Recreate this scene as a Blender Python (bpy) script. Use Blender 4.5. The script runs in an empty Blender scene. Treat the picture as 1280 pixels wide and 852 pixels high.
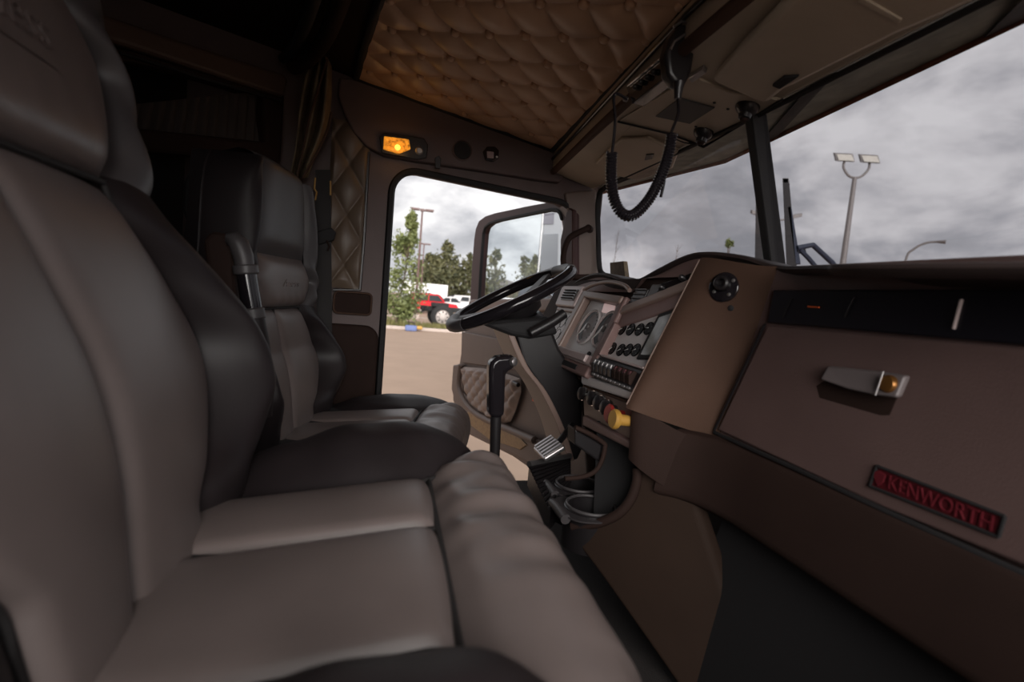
import bpy, math, random
import numpy as np
from mathutils import Vector, Matrix
random.seed(7); rng = np.random.default_rng(7)
scene = bpy.context.scene
COL = scene.collection
PI = math.pi
# ------------------------------------------------------------------ camera
# vehicle frame: +X to the front of the truck, +Y to the driver's side, +Z up, metres
FPX = 640.0
CAM = np.array([0.0, 0.0, 0.9])
_y = np.array([-170.0, 68.0, -FPX]); _y /= np.linalg.norm(_y)
_xv = (FPX*FPX + 68*193.0)/(170 + 68*.146)
_x = np.array([_xv, 193.0 - .146*_xv, -FPX]); _x /= np.linalg.norm(_x)
_z = np.cross(_x, _y)
ROT = np.array([_x, _y, _z])                       # camera axes -> world
def ray(px, py): return ROT @ np.array([px-640.0, -(py-426.0), -FPX])
def at(px, py, x=None, y=None, z=None):
    d = ray(px, py)
    t = (x-CAM[0])/d[0] if x is not None else ((y-CAM[1])/d[1] if y is not None else (z-CAM[2])/d[2])
    return CAM + t*d
def atp(px, py, n, p0):
    d = ray(px, py); n = np.array(n, float)
    return CAM + d*(np.dot(n, np.array(p0, float)-CAM)/np.dot(n, d))
cd = bpy.data.cameras.new('camera'); cam = bpy.data.objects.new('camera', cd); COL.objects.link(cam)
cd.sensor_width = 36.0; cd.lens = 36.0*FPX/1280; cd.clip_start = .02; cd.clip_end = 500
m4 = Matrix.Identity(4)
for i in range(3):
    for j in range(3): m4[i][j] = ROT[i][j]
m4.translation = Vector(CAM); cam.matrix_world = m4
cd.dof.use_dof = True; cd.dof.focus_distance = 1.5; cd.dof.aperture_fstop = 3.2
scene.camera = cam
# ------------------------------------------------------------------ sky, sun, exposure
w = bpy.data.worlds.new('overcast_sky'); scene.world = w; w.use_nodes = True
nt = w.node_tree; N = nt.nodes; L = nt.links; N.clear()
out = N.new('ShaderNodeOutputWorld'); bg = N.new('ShaderNodeBackground'); L.new(bg.outputs[0], out.inputs[0])
tc = N.new('ShaderNodeTexCoord'); mp = N.new('ShaderNodeMapping'); mp.inputs['Scale'].default_value = (1, 1, 1.9)
mp.inputs['Location'].default_value = (1.3, .4, .2)
L.new(tc.outputs['Generated'], mp.inputs[0])
n1 = N.new('ShaderNodeTexNoise'); n1.inputs['Scale'].default_value = 4.6; n1.inputs['Detail'].default_value = 9; n1.inputs['Roughness'].default_value = .55; n1.inputs['Distortion'].default_value = .15
L.new(mp.outputs[0], n1.inputs['Vector'])
r1 = N.new('ShaderNodeValToRGB'); e = r1.color_ramp.elements
e[0].position = .36; e[0].color = (.31, .315, .335, 1); e[1].position = .64; e[1].color = (.77, .76, .76, 1)
m_ = e.new(.46); m_.color = (.43, .43, .45, 1); m_ = e.new(.56); m_.color = (.66, .65, .655, 1)
L.new(n1.outputs['Fac'], r1.inputs[0]); L.new(r1.outputs[0], bg.inputs[0])
bg.inputs[1].default_value = 1.42
sd = bpy.data.lights.new('hazy_sun', 'SUN'); sun = bpy.data.objects.new('hazy_sun', sd); COL.objects.link(sun)
sd.energy = 5.6; sd.angle = math.radians(55); sd.color = (1, .96, .92)
sun.rotation_euler = Vector((.12, .88, -.34)).to_track_quat('-Z', 'Y').to_euler()
vs = scene.view_settings
vs.view_transform = 'Standard'; vs.look = 'None'; vs.gamma = 1.0; vs.use_curve_mapping = False; vs.exposure = 0.15
scene.display_settings.display_device = 'sRGB'
# ------------------------------------------------------------------ materials
MATS = {}
def mat(name, col, rough=.5, metal=0.0, var=0.0, vscale=8.0, bump=0.0, bscale=200.0, emit=None, est=1.0, col2=None, spec=.5, sheen=0.0):
    if name in MATS: return MATS[name]
    m = bpy.data.materials.new(name); m.use_nodes = True; nt = m.node_tree; b = nt.nodes['Principled BSDF']
    b.inputs['Base Color'].default_value = (*col, 1); b.inputs['Roughness'].default_value = rough; b.inputs['Metallic'].default_value = metal
    b.inputs['Specular IOR Level'].default_value = spec
    tc = nt.nodes.new('ShaderNodeTexCoord')
    if var or col2:
        n = nt.nodes.new('ShaderNodeTexNoise'); n.inputs['Scale'].default_value = vscale; n.inputs['Detail'].default_value = 5
        nt.links.new(tc.outputs['Object'], n.inputs['Vector'])
        r = nt.nodes.new('ShaderNodeValToRGB'); r.color_ramp.elements[0].position = .3; r.color_ramp.elements[1].position = .7
        c0 = tuple(c*(1-var) for c in col); c1 = col2 if col2 else tuple(min(1, c*(1+var)) for c in col)
        r.color_ramp.elements[0].color = (*c0, 1); r.color_ramp.elements[1].color = (*c1, 1)
        nt.links.new(n.outputs['Fac'], r.inputs[0]); nt.links.new(r.outputs[0], b.inputs['Base Color'])
        if emit: nt.links.new(r.outputs[0], b.inputs['Emission Color'])
    if bump:
        n = nt.nodes.new('ShaderNodeTexVoronoi'); n.inputs['Scale'].default_value = bscale
        nt.links.new(tc.outputs['Object'], n.inputs['Vector'])
        bp = nt.nodes.new('ShaderNodeBump'); bp.inputs['Strength'].default_value = bump; bp.inputs['Distance'].default_value = .002
        nt.links.new(n.outputs['Distance'], bp.inputs['Height']); nt.links.new(bp.outputs[0], b.inputs['Normal'])
    if emit:
        b.inputs['Emission Color'].default_value = (*emit, 1); b.inputs['Emission Strength'].default_value = est
    MATS[name] = m; return m
def glass(name, tint, gloss=.06, rough=.02):
    m = bpy.data.materials.new(name); m.use_nodes = True; nt = m.node_tree; nt.nodes.clear()
    o = nt.nodes.new('ShaderNodeOutputMaterial'); mx = nt.nodes.new('ShaderNodeMixShader'); t = nt.nodes.new('ShaderNodeBsdfTransparent'); g = nt.nodes.new('ShaderNodeBsdfGlossy')
    t.inputs[0].default_value = (*tint, 1); g.inputs['Roughness'].default_value = rough; mx.inputs[0].default_value = gloss
    nt.links.new(t.outputs[0], mx.inputs[1]); nt.links.new(g.outputs[0], mx.inputs[2]); nt.links.new(mx.outputs[0], o.inputs[0]); return m
LEA = dict(bump=.10, bscale=900)
M_grey = mat('grey_brown_leather', (.155, .124, .117), .36, var=.12, vscale=7, **LEA)
M_black = mat('black_leather', (.018, .0135, .0145), .48, var=.2, vscale=9, spec=.32, **LEA)
M_char = mat('charcoal_leather', (.062, .056, .058), .42, var=.15, **LEA)
M_seam_shade = mat('seam_shade_black', (.012, .010, .010), .7)  # near-black colour standing in for the shadow in the seat seams
M_tan = mat('tan_leather', (.60, .385, .25), .40, var=.12, vscale=6, **LEA)
M_taupe = mat('taupe_leather', (.23, .165, .135), .45, var=.1, **LEA)
M_brown = mat('brown_plastic', (.078, .044, .031), .7, var=.08, bump=.15, bscale=500, spec=.13)
M_dkbrown = mat('dark_brown_plastic', (.028, .016, .013), .75, spec=.12, var=.1, bump=.15, bscale=500)
M_maroon = mat('maroon_brown_plastic', (.19, .115, .105), .5, var=.08, bump=.15, bscale=500)
M_trim = mat('light_brown_trim', (.22, .15, .125), .4, var=.06)
M_header = mat('header_trim', (.115, .080, .076), .6, var=.1, bump=.1)
M_console = mat('console_tan_plastic', (.47, .40, .31), .5, var=.08, bump=.12, bscale=300)
M_silver = mat('satin_grey_panel', (.52, .485, .485), .42, metal=.0, var=.04)
M_pale = mat('pale_rose_trim', (.42, .33, .32), .4)
M_blk = mat('black_plastic', (.014, .012, .013), .35)
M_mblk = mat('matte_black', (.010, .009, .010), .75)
M_gloss = mat('gloss_black', (.012, .010, .012), .12)
M_chrome = mat('chrome', (.75, .74, .74), .16, metal=1.0)
M_steel = mat('brushed_steel', (.42, .40, .40), .35, metal=.9)
M_dial = mat('gauge_black', (.003, .003, .0035), .35, spec=.12)
M_glove = mat('glove_maroon', (.125, .078, .072), .5, var=.08, bump=.15, bscale=500)
M_door = mat('door_trim', (.125, .088, .073), .5, var=.06, bump=.15, bscale=500)
M_tick = mat('grey_mark', (.12, .115, .11), .6)
M_white = mat('white_mark', (.6, .58, .56), .5)
M_red = mat('red_knob', (.35, .03, .025), .4)
M_orange = mat('orange_tag', (.75, .13, .03), .5)
M_yellow = mat('yellow_knob', (.46, .25, .05), .45)
M_amber = mat('amber_lens', (.55, .20, .018), .2, emit=(1, .36, .04), est=.8, var=.6, vscale=110)
M_bulb = mat('amber_bulb', (1, .6, .1), .3, emit=(1, .55, .08), est=1.5)
M_screen = mat('screen_grey', (.25, .25, .24), .12, var=.25, vscale=30)
M_pink = mat('message_screen', (.55, .40, .38), .3, emit=(.62, .43, .41), est=.35)
M_redplate = mat('red_plate', (.075, .006, .010), .45, var=.25, vscale=90)
M_redletter = mat('red_letter', (.11, .012, .018), .35)
M_amberlock = mat('brass_lock', (.25, .11, .03), .35, metal=.7)
M_wood = mat('burl_panel', (.34, .21, .085), .35, col2=(.16, .09, .04), var=.25, vscale=70)
M_carpet = mat('floor_mat', (.022, .018, .017), .9, bump=.5, bscale=300)
M_fabric = mat('olive_curtain', (.17, .125, .075), .8, var=.25, vscale=30)
M_pleat = mat('pleated_fabric', (.045, .035, .03), .8)
M_belt = mat('belt_webbing', (.018, .015, .015), .7, bump=.3, bscale=600)
M_tint = glass('tinted_windshield', (.715, .71, .725), .05)
M_clear = glass('door_glass', (.92, .95, .96), .06)
M_paintbr = mat('bronze_paint', (.055, .024, .022), .5, spec=.3)
M_visor = mat('visor_underside', (.16, .18, .14), .6, var=.35, vscale=22)
M_rust = mat('copper_edge', (.30, .10, .045), .4, var=.4, vscale=30)
M_asph = mat('pale_asphalt', (.32, .225, .165), .9, var=.06, vscale=1.5, bump=.4, bscale=30)
M_curb = mat('concrete_curb', (.42, .35, .31), .9, var=.1)
M_grass = mat('grass_blades', (.12, .13, .035), .8, col2=(.20, .17, .06), var=.3, vscale=2)
M_soil = mat('dry_soil', (.20, .15, .09), .95, var=.2, vscale=3)
M_leaf = mat('birch_leaves', (.095, .13, .035), .6, col2=(.19, .21, .075), var=.3, vscale=3)
M_leaf2 = mat('dark_leaves', (.05, .065, .025), .7, col2=(.12, .11, .045), var=.35, vscale=.9)
M_leaf3 = mat('amber_leaves', (.16, .10, .04), .7, col2=(.11, .10, .04), var=.3, vscale=.9)
M_bark = mat('bark', (.10, .07, .05), .9, var=.3, vscale=6)
M_pole = mat('painted_pole', (.11, .06, .055), .5)
M_gpole = mat('grey_pole', (.16, .145, .14), .5)
M_tire = mat('tyre_rubber', (.014, .013, .013), .8)
M_alloy = mat('alloy_rim', (.36, .32, .30), .4, metal=.4)
M_carred = mat('red_paint', (.55, .02, .03), .25)
M_carwhite = mat('white_paint', (.72, .70, .70), .3)
M_carsilver = mat('silver_paint', (.40, .39, .41), .3, metal=.3)
M_cardark = mat('dark_paint', (.05, .04, .06), .25)
M_carglass = mat('car_glass', (.03, .035, .04), .08)
M_blue = mat('blue_cloth', (.12, .16, .33), .7)
M_dkblue = mat('blue_steel', (.012, .017, .034), .5)
M_sign = mat('brown_board', (.16, .12, .07), .7, var=.3, vscale=40)
M_build = mat('grey_cladding', (.22, .22, .235), .7)
M_lampglass = mat('lamp_glass', (.45, .43, .38), .3)
# ------------------------------------------------------------------ mesh helpers
class MB:
    def __init__(s): s.v = []; s.f = []
    def add(s, vs, fs):
        o = len(s.v); s.v += [tuple(map(float, p)) for p in vs]; s.f += [tuple(i+o for i in f) for f in fs]; return s
    def box(s, c, size, R=None):
        c = np.array(c, float); h = np.array(size, float)/2; R = np.eye(3) if R is None else np.array(R, float).T
        vs = [c + R @ (h*np.array(k)) for k in ((-1,-1,-1),(1,-1,-1),(1,1,-1),(-1,1,-1),(-1,-1,1),(1,-1,1),(1,1,1),(-1,1,1))]
        return s.add(vs, [(0,3,2,1),(4,5,6,7),(0,1,5,4),(1,2,6,5),(2,3,7,6),(3,0,4,7)])
    def prism(s, pts, vec):
        pts = [np.array(p, float) for p in pts]; vec = np.array(vec, float); n = len(pts)
        nn = sum((np.cross(pts[i]-pts[0], pts[(i+1) % n]-pts[0]) for i in range(1, n-1)), np.zeros(3))
        if np.dot(nn, vec) > 0: pts = pts[::-1]
        fs = [tuple(range(n)), tuple(range(2*n-1, n-1, -1))] + [(i, i+n, (i+1) % n+n, (i+1) % n) for i in range(n)]
        fs = [fs[0], fs[1]] + [tuple(reversed(f)) for f in [(i, (i+1) % n, (i+1) % n+n, i+n) for i in range(n)]]
        return s.add(pts+[p+vec for p in pts], fs)
    def tube(s, pts, r, n=8, closed=False, flat=None):
        P = [np.array(p, float) for p in pts]; m = len(P); rr = r if hasattr(r, '__len__') else [r]*m
        vs = []; up = None
        for i in range(m):
            a = P[i-1] if (i > 0 or closed) else P[i]; b = P[(i+1) % m] if (i < m-1 or closed) else P[i]
            t = b-a; t = t/(np.linalg.norm(t)+1e-12)
            if up is None:
                up = np.array([0, 0, 1.]) if abs(t[2]) < .9 else np.array([1., 0, 0])
            up = up-np.dot(up, t)*t; up /= np.linalg.norm(up)+1e-12; q = np.cross(t, up)
            fl = 1 if flat is None else flat
            for k in range(n):
                a_ = 2*PI*k/n; vs.append(P[i]+rr[i]*(math.cos(a_)*up+math.sin(a_)*q*fl))
        fs = []
        for i in range(m if closed else m-1):
            j = (i+1) % m
            for k in range(n): fs.append((i*n+k, i*n+(k+1) % n, j*n+(k+1) % n, j*n+k))
        if not closed: fs += [tuple(range(n-1, -1, -1)), tuple(range((m-1)*n, m*n))]
        return s.add(vs, fs)
    def grid(s, fn, nu, nv, flip=False):
        vs = [fn(i/(nu-1), j/(nv-1)) for j in range(nv) for i in range(nu)]
        fs = [(j*nu+i, j*nu+i+1, (j+1)*nu+i+1, (j+1)*nu+i) for j in range(nv-1) for i in range(nu-1)]
        if flip: fs = [f[::-1] for f in fs]
        return s.add(vs, fs)
    def lathe(s, o, ax, prof, n=20, caps=True):
        """prof: (radius, height along ax)"""
        o = np.array(o, float); ax = np.array(ax, float); ax /= np.linalg.norm(ax)
        u = np.cross(ax, [0, 0, 1.] if abs(ax[2]) < .9 else [1., 0, 0]); u /= np.linalg.norm(u); v = np.cross(ax, u)
        m = len(prof); vs = [o+ax*h+r*(math.cos(2*PI*k/n)*u+math.sin(2*PI*k/n)*v) for r, h in prof for k in range(n)]
        fs = [(i*n+k, i*n+(k+1) % n, (i+1)*n+(k+1) % n, (i+1)*n+k) for i in range(m-1) for k in range(n)]
        if caps: fs += [tuple(range(n-1, -1, -1)), tuple(range((m-1)*n, m*n))]
        return s.add(vs, fs)
    def quads(s, centers, size, rs):
        for c in centers:
            a = rs.normal(size=3); a /= np.linalg.norm(a); b = np.cross(a, rs.normal(size=3)); b /= np.linalg.norm(b)
            k = size*rs.uniform(.6, 1.3); c = np.array(c)
            s.add([c-a*k, c+b*k*.55, c+a*k, c-b*k*.55], [(0, 1, 2, 3)])
        return s
    def build(s, name, m, parent=None, smooth=None, bevel=0, bseg=2, solid=0, o_off=0):
        me = bpy.data.meshes.new(name)
        off = np.array(parent['_o']) if parent is not None and '_o' in parent else np.zeros(3)
        me.from_pydata([tuple(np.array(p)-off) for p in s.v], [], s.f); me.validate(); me.update()
        ms = m if isinstance(m, (list, tuple)) else [m]
        for q in ms: me.materials.append(q)
        if smooth is not None:
            me.polygons.foreach_set('use_smooth', [True]*len(me.polygons)); me.set_sharp_from_angle(angle=math.radians(smooth))
        o = bpy.data.objects.new(name, me); COL.objects.link(o)
        if parent is not None: o.parent = parent; o['_o'] = tuple(float(q) for q in off)
        if solid:
            d = o.modifiers.new('thickness', 'SOLIDIFY'); d.thickness = solid; d.offset = o_off
        if bevel:
            d = o.modifiers.new('bevel', 'BEVEL'); d.width = bevel; d.segments = bseg; d.limit_method = 'ANGLE'; d.angle_limit = math.radians(40)
        return o
def tag(o, label=None, cat=None, group=None, kind=None):
    if label: o['label'] = label
    if cat: o['category'] = cat
    if group: o['group'] = group
    if kind: o['kind'] = kind
    return o
def thing(name, loc, label=None, cat=None, group=None, kind=None):
    o = bpy.data.objects.new(name, None); o.empty_display_size = .05; COL.objects.link(o); o.location = tuple(map(float, loc)); o['_o'] = tuple(map(float, loc))
    return tag(o, label, cat, group, kind)
def solo(mb, name, m, label, cat, group=None, kind=None, **k):      # a thing that is one mesh, origin at its base
    V = np.array(mb.v); b = np.array([V[:, 0].mean(), V[:, 1].mean(), V[:, 2].min()])
    mb.v = [tuple(p-b) for p in V]; o = mb.build(name, m, None, **k); o.location = tuple(b); return tag(o, label, cat, group, kind)
def struct(name, mb, m, parent=None, label=None, **k):
    o = mb.build(name, m, parent, **k)
    if parent is None: o['kind'] = 'structure'
    if label: o['label'] = label
    return o
def spline(kx, ky):
    """monotone-ish cubic through knots"""
    kx = np.array(kx, float); ky = np.array(ky, float); n = len(kx); d = np.diff(ky)/np.diff(kx); m = np.zeros(n)
    m[0] = d[0]; m[-1] = d[-1]
    for i in range(1, n-1): m[i] = 0 if d[i-1]*d[i] <= 0 else 2*d[i-1]*d[i]/(d[i-1]+d[i])
    def f(x):
        x = min(max(x, kx[0]), kx[-1]); i = min(int(np.searchsorted(kx, x, 'right'))-1, n-2); h = kx[i+1]-kx[i]; t = (x-kx[i])/h
        return float((2*t**3-3*t*t+1)*ky[i]+(t**3-2*t*t+t)*h*m[i]+(-2*t**3+3*t*t)*ky[i+1]+(t**3-t*t)*h*m[i+1])
    return f
def curve3(pts, n, closed=False):
    """Catmull-Rom through 3-D points"""
    P = [np.array(p, float) for p in pts]; m = len(P); o = []
    segs = m if closed else m-1
    for i in range(segs):
        if closed: a, b, c, d = P[i-1], P[i], P[(i+1) % m], P[(i+2) % m]
        else: a = P[max(i-1, 0)]; b = P[i]; c = P[i+1]; d = P[min(i+2, m-1)]
        for k in range(n):
            t = k/n; o.append(.5*((2*b)+(c-a)*t+(2*a-5*b+4*c-d)*t*t+(3*b-a-3*c+d)*t**3))
    if not closed: o.append(P[-1])
    return o
def rrect(c, u, v, w, h, r, n=5):
    """rounded rectangle outline about c in the plane of unit vectors u, v"""
    c = np.array(c, float); u = np.array(u, float); v = np.array(v, float); o = []
    for sx, sy, a0 in ((1, 1, 0), (-1, 1, 90), (-1, -1, 180), (1, -1, 270)):
        for k in range(n+1):
            a = math.radians(a0+90*k/n); o.append(c+u*(sx*(w/2-r)+r*math.cos(a))+v*(sy*(h/2-r)+r*math.sin(a)))
    return o
def text_mesh(txt, size, depth, place, name, m, parent, shear=0.0):
    """place(x, y, z) maps letter plane coords (x right, y up, z out) to world"""
    cu = bpy.data.curves.new('t', 'FONT'); cu.body = txt; cu.size = size; cu.extrude = depth; cu.align_x = 'CENTER'; cu.align_y = 'CENTER'; cu.shear = shear; cu.resolution_u = 3
    ob = bpy.data.objects.new('t', cu); COL.objects.link(ob); dg = bpy.context.evaluated_depsgraph_get(); dg.update()
    me = ob.evaluated_get(dg).to_mesh(); vs = [place(*v.co) for v in me.vertices]; fs = [tuple(p.vertices) for p in me.polygons]
    ob.evaluated_get(dg).to_mesh_clear(); bpy.data.objects.remove(ob); bpy.data.curves.remove(cu)
    b = MB(); b.add(vs, fs); return b.build(name, m, parent)
# ================================================================== structure: cab shell
YW = 1.9
CN = np.array([.173, 0, .985]); CP = at(445, 95, y=1.88)        # headliner plane
def zc(x): return CP[2]-(x-CP[0])*CN[0]/CN[2]
struct('floor', MB().box((-.25, .95, .12), (2.3, 1.96, .1)), M_carpet)
# driver-side wall with its door opening
def hole(r=.1):
    pts = []
    x0, x1, z0, z1 = .032, .735, .13, 1.305
    for c, a0 in (((x1-.09, z1-.10), 0), ((x0+.09, z1-.05), 90)):
        rr = .09 if a0 == 0 else .085
        c = (x1-rr, 1.285-rr) if a0 == 0 else (x0+rr, 1.318-rr)
        for k in range(9):
            a = math.radians(a0+90*k/8); pts.append((c[0]+rr*math.cos(a), c[1]+rr*math.sin(a)))
    return [(x1, z0)] + pts + [(x0, z0)]                          # open at the bottom: sill line
H = hole()
mb = MB()
top = [(.735, 1.75), (.032, 1.75)]
outer = [(.835, .13), (.835, 1.75), (-1.5, 1.75), (-1.5, .13)]
poly = [outer[0], outer[1], outer[2], outer[3]] + H[::-1]         # one n-gon running round the opening
mb.prism([(x, YW, z) for x, z in poly], (0, .07, 0))
wl = struct('wall_left', mb, M_header, smooth=30)
struct('door_seal', MB().tube([(x, YW-.004, z) for x, z in H], .012, 6), M_mblk, wl, smooth=60)
wr = MB(); wr.box((-.84, -.26, .95), (1.3, .06, 1.7)); wr.box((.88, -.26, .95), (.3, .06, 1.7)); wr.box((.25, -.26, 1.58), (1.1, .06, .4)); wr.box((.25, -.26, .40), (1.1, .06, .62))  # last box closes the unseen doorway's lower half, added to keep sun off the console
struct('wall_right', wr, M_header)
struct('wall_front', MB().box((.87, .84, .5), (.05, 2.2, .92)), M_mblk)
struct('wall_rear', MB().box((-1.48, .84, .95), (.06, 2.2, 1.75)), M_mblk)
# roof skin above the padded headliner
struct('ceiling', MB().prism([(-1.5, -.28, zc(-1.5)+.06), (-1.5, 1.97, zc(-1.5)+.06), (.86, 1.97, zc(.86)+.06), (.86, -.28, zc(.86)+.06)], (0, 0, .05)), M_header)
cl = bpy.data.objects['ceiling']
# tufted headliner: one padded skin plus its buttons
T0 = np.array([.152, 1.345]); E1 = np.array([.0765, -.057]); E2 = np.array([.085, .081]); EI = np.linalg.inv(np.array([E1, E2]).T)
def tuft(a, b, k=.021):
    s1 = abs(math.sin(PI*a)); s2 = abs(math.sin(PI*b))
    base = (s1*s2)**.55
    da = a-round(a); db = b-round(b); r = math.hypot(da, db)
    return k*(base-.35*math.exp(-(r/.12)**2))
xl = lambda y: np.interp(y, [.6, 1.17, 1.62, 1.88], [.02, -.01, -.075, -.108])
xr = lambda y: np.interp(y, [.0, .9, 1.88], [.48, .537, .603])
def headl(s, t):
    y = .02+1.86*t; x = xl(y)+(xr(y)-xl(y))*s
    a, b = EI @ (np.array([x, y])-T0)
    edge = min(1, min(s, 1-s)*12, (1-t)*18)
    h = tuft(a, b)*edge+.012*(1-edge)
    p = np.array([x, y, zc(x)])-CN*h
    return p
hl = struct('upholstery', MB().grid(headl, 150, 340), M_tan, cl, smooth=75)
bm_ = None
for i in range(-14, 15):
    for j in range(-12, 13):
        q = T0+i*E1+j*E2
        if not (.35 < q[1] < 1.86 and xl(q[1])+.012 < q[0] < xr(q[1])-.012): continue
        p = np.array([q[0], q[1], zc(q[0])])-CN*.006
        if bm_ is None:
            b = MB(); b.lathe((0, 0, 0), -CN, [(.0115, -.012), (.0115, 0), (.0085, .0055), (.003, .0075)], 14)
            o = b.build('button', M_tan, cl, smooth=50); bm_ = o
        else:
            o = bm_.copy(); COL.objects.link(o)
        o.location = tuple(p)
mb = MB(); ed = [(xl(y), y) for y in np.linspace(.02, 1.88, 20)]
ed2 = [(xr(y), y) for y in np.linspace(.02, 1.88, 20)]
mb.tube([(x, y, zc(x)-.008) for x, y in ed], .012, 6); mb.tube([(x, y, zc(x)-.008) for x, y in ed2], .012, 6)
mb.tube([(x, 1.872, zc(x)-.008) for x in np.linspace(-.108, .603, 12)], .012, 6)
struct('edge_piping', mb, M_mblk, cl, smooth=60)
mb = MB()                                                        # plain roof trim behind the tufted field
mb.prism([(-1.45, -.2, zc(-1.45)-.0), (-1.45, 1.9, zc(-1.45)-.0), (xl(1.88), 1.9, zc(-.1)), (xl(1.62), 1.62, zc(-.075)), (xl(1.17), 1.17, zc(-.01)), (.02, .6, zc(.02)), (.02, -.2, zc(.02))], (0, 0, .03))
struct('rear_roof_trim', mb, M_dkbrown, cl)
# header panel over the door
def yp(pts, y): return [at(px, py, y=y) for px, py in pts]
tr = thing('trim_1', (.3, 1.88, 1.4), kind='structure')
hp = [(424, 96), (422, 118), (430, 142), (442, 166), (458, 183), (480, 194), (520, 201), (600, 213), (668, 224), (700, 228), (716, 205), (696, 186), (600, 153), (520, 124), (450, 98)]
struct('header_panel', MB().prism(yp(hp, 1.87), (0, .05, 0)), M_header, tr, bevel=.008, bseg=3)
# overhead edge corner moulding running down to the A pillar
ap = MB(); ap.prism(yp([(706, 240), (746, 236), (750, 345), (722, 352), (716, 300)], 1.885), (0, .09, 0))
struct('trim_2', ap, mat('pillar_trim', (.15, .108, .09), .5, var=.06), bevel=.01, bseg=3)
# tufted panel, pocket and arm trim behind the door
bp = thing('trim_3', (-.1, 1.89, .9), kind='structure')
P0 = at(418, 158, y=1.892); P1 = at(461, 362, y=1.892)
S0 = np.array([-.06, 1.05]); F1 = np.array([.054, -.086]); F2 = np.array([.054, .086]); FI = np.linalg.inv(np.array([F1, F2]).T)
def sidep(s, t):
    z = .885+(1.45-.885)*t; x = -.175+.125*s
    a, b = FI @ (np.array([x, z])-S0); e_ = min(1, min(s, 1-s)*10, min(t, 1-t)*18)
    return (x, 1.895-.008-e_*tuft(a, b, .014), z)
mats_bz = mat('bronze_leather', (.13, .09, .062), .42, var=.1, **LEA)
struct('tufted_panel', MB().grid(sidep, 40, 120), mats_bz, bp, smooth=75)
bb = None
for i in range(-8, 9):
    for j in range(-8, 9):
        q = S0+i*F1+j*F2
        if not (-.17 < q[0] < -.055 and .9 < q[1] < 1.43): continue
        if bb is None:
            bb = o = MB().lathe((0, 0, 0), (0, -1, 0), [(.0105, -.01), (.0105, .001), (.0075, .006), (.002, .008)], 14).build('button', mats_bz, bp, smooth=50)
        else: o = bb.copy(); COL.objects.link(o)
        o.location = (q[0]+.1, -.004, q[1]-.9)
struct('panel_border', MB().tube(yp([(461, 190), (455, 300), (450, 362), (416, 362)], 1.885), .005, 6), M_blk, bp, smooth=60)
struct('map_pocket', MB().prism(rrect((-.075, 1.885, .835), (1, 0, 0), (0, 0, 1), .125, .075, .015), (0, .02, 0)), M_dkbrown, bp, bevel=.004)
struct('pocket_rim', MB().tube(rrect((-.075, 1.884, .835), (1, 0, 0), (0, 0, 1), .125, .075, .015), .004, 6, closed=True), M_brown, bp, smooth=60)
struct('lower_panel', MB().prism(rrect((-.10, 1.87, .55), (1, 0, 0), (0, 0, 1), .24, .42, .05), (0, .035, 0)), M_dkbrown, bp, bevel=.012, bseg=3)
# windshield: two panes, rubber and centre post
BO, BC, TO, TC_ = at(748, 340, y=1.86), at(968, 325, y=.95), at(746, 240, y=1.86), at(945, 150, y=.95)
PO, PTO = np.array([.775, -.05, .995]), np.array([.70, -.05, 1.325])
th = np.array([.006, 0, .001])
w1 = struct('window_1', MB().prism([BO-[0, 0, .03], BC-[0, 0, .03], TC_+[0, 0, .03], TO+[0, 0, .03]], th), M_tint)
w2 = struct('window_2', MB().prism([BC-[0, 0, .03], PO-[0, 0, .03], PTO+[0, 0, .03], TC_+[0, 0, .03]], th), M_tint)
struct('rubber_seal', MB().tube(curve3([TO+[0, -.45, .004], TO+[0, -.09, .004], TO+[.004, -.012, -.03], (TO+BO)/2+[0, -.006, 0], BO+[0, -.006, .02], BO+[0, -.05, -.01]], 6), .010, 6), M_mblk, w1, smooth=60)
struct('top_seal', MB().tube([TO+[-.004, -.08, .006], TC_+[-.004, 0, .006]], .006, 6), M_mblk, w1, smooth=60)
struct('top_seal', MB().tube([TC_+[-.004, 0, .006], PTO+[-.004, 0, .006]], .006, 6), M_mblk, w2, smooth=60)
d_ = BC-TC_
struct('trim_4', MB().prism([TC_-d_*.08+[-.02, -.013, 0], TC_-d_*.08+[-.02, .013, 0], TC_-d_*.08+[.02, .013, 0], TC_-d_*.08+[.02, -.013, 0]], d_*1.16), M_mblk, bevel=.005)
# ================================================================== seats (template in seat coordinates: x forward, y to the driver's side, z above the cushion)
sB = spline([-.06, .0, .045, .174, .264, .356, .40], [.10, .115, .182, .258, .222, .160, .155])
sO = spline([-.10, .0, .12, .25, .378, .5, .6, .68, .74], [.27, .30, .325, .315, .285, .272, .262, .245, .20])
sG = spline([-.10, -.04, .06, .13, .21, .30, .378, .45, .74], [.0, .02, .058, .085, .080, .042, .016, .018, .02])
sU = spline([.34, .36, .42, .515, .58, .66, .74], [.150, .156, .195, .232, .195, .185, .155])
sBn = lambda z: max(sB(z), .19)
def SB(sg): return sB if sg > 0 else sBn
def BX(z): return -.2-.3*z+.010*math.exp(-((z-.14)/.12)**2)
def e4(s, p=5): return max(0.0, 1-abs(2*s-1)**p)
XS = [0, .18, .36, .52, .66, .78, .88, .95, 1.0]
fy = spline(XS, [0, .22, .48, .70, .88, .98, 1.0, .97, .84])
fb = spline(XS, [0, .55, .92, 1.0, .86, .50, .15, 0, 0])
f0 = spline(XS, [-.012, .0, .004, 0, -.01, -.03, -.07, -.11, -.15])
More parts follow.
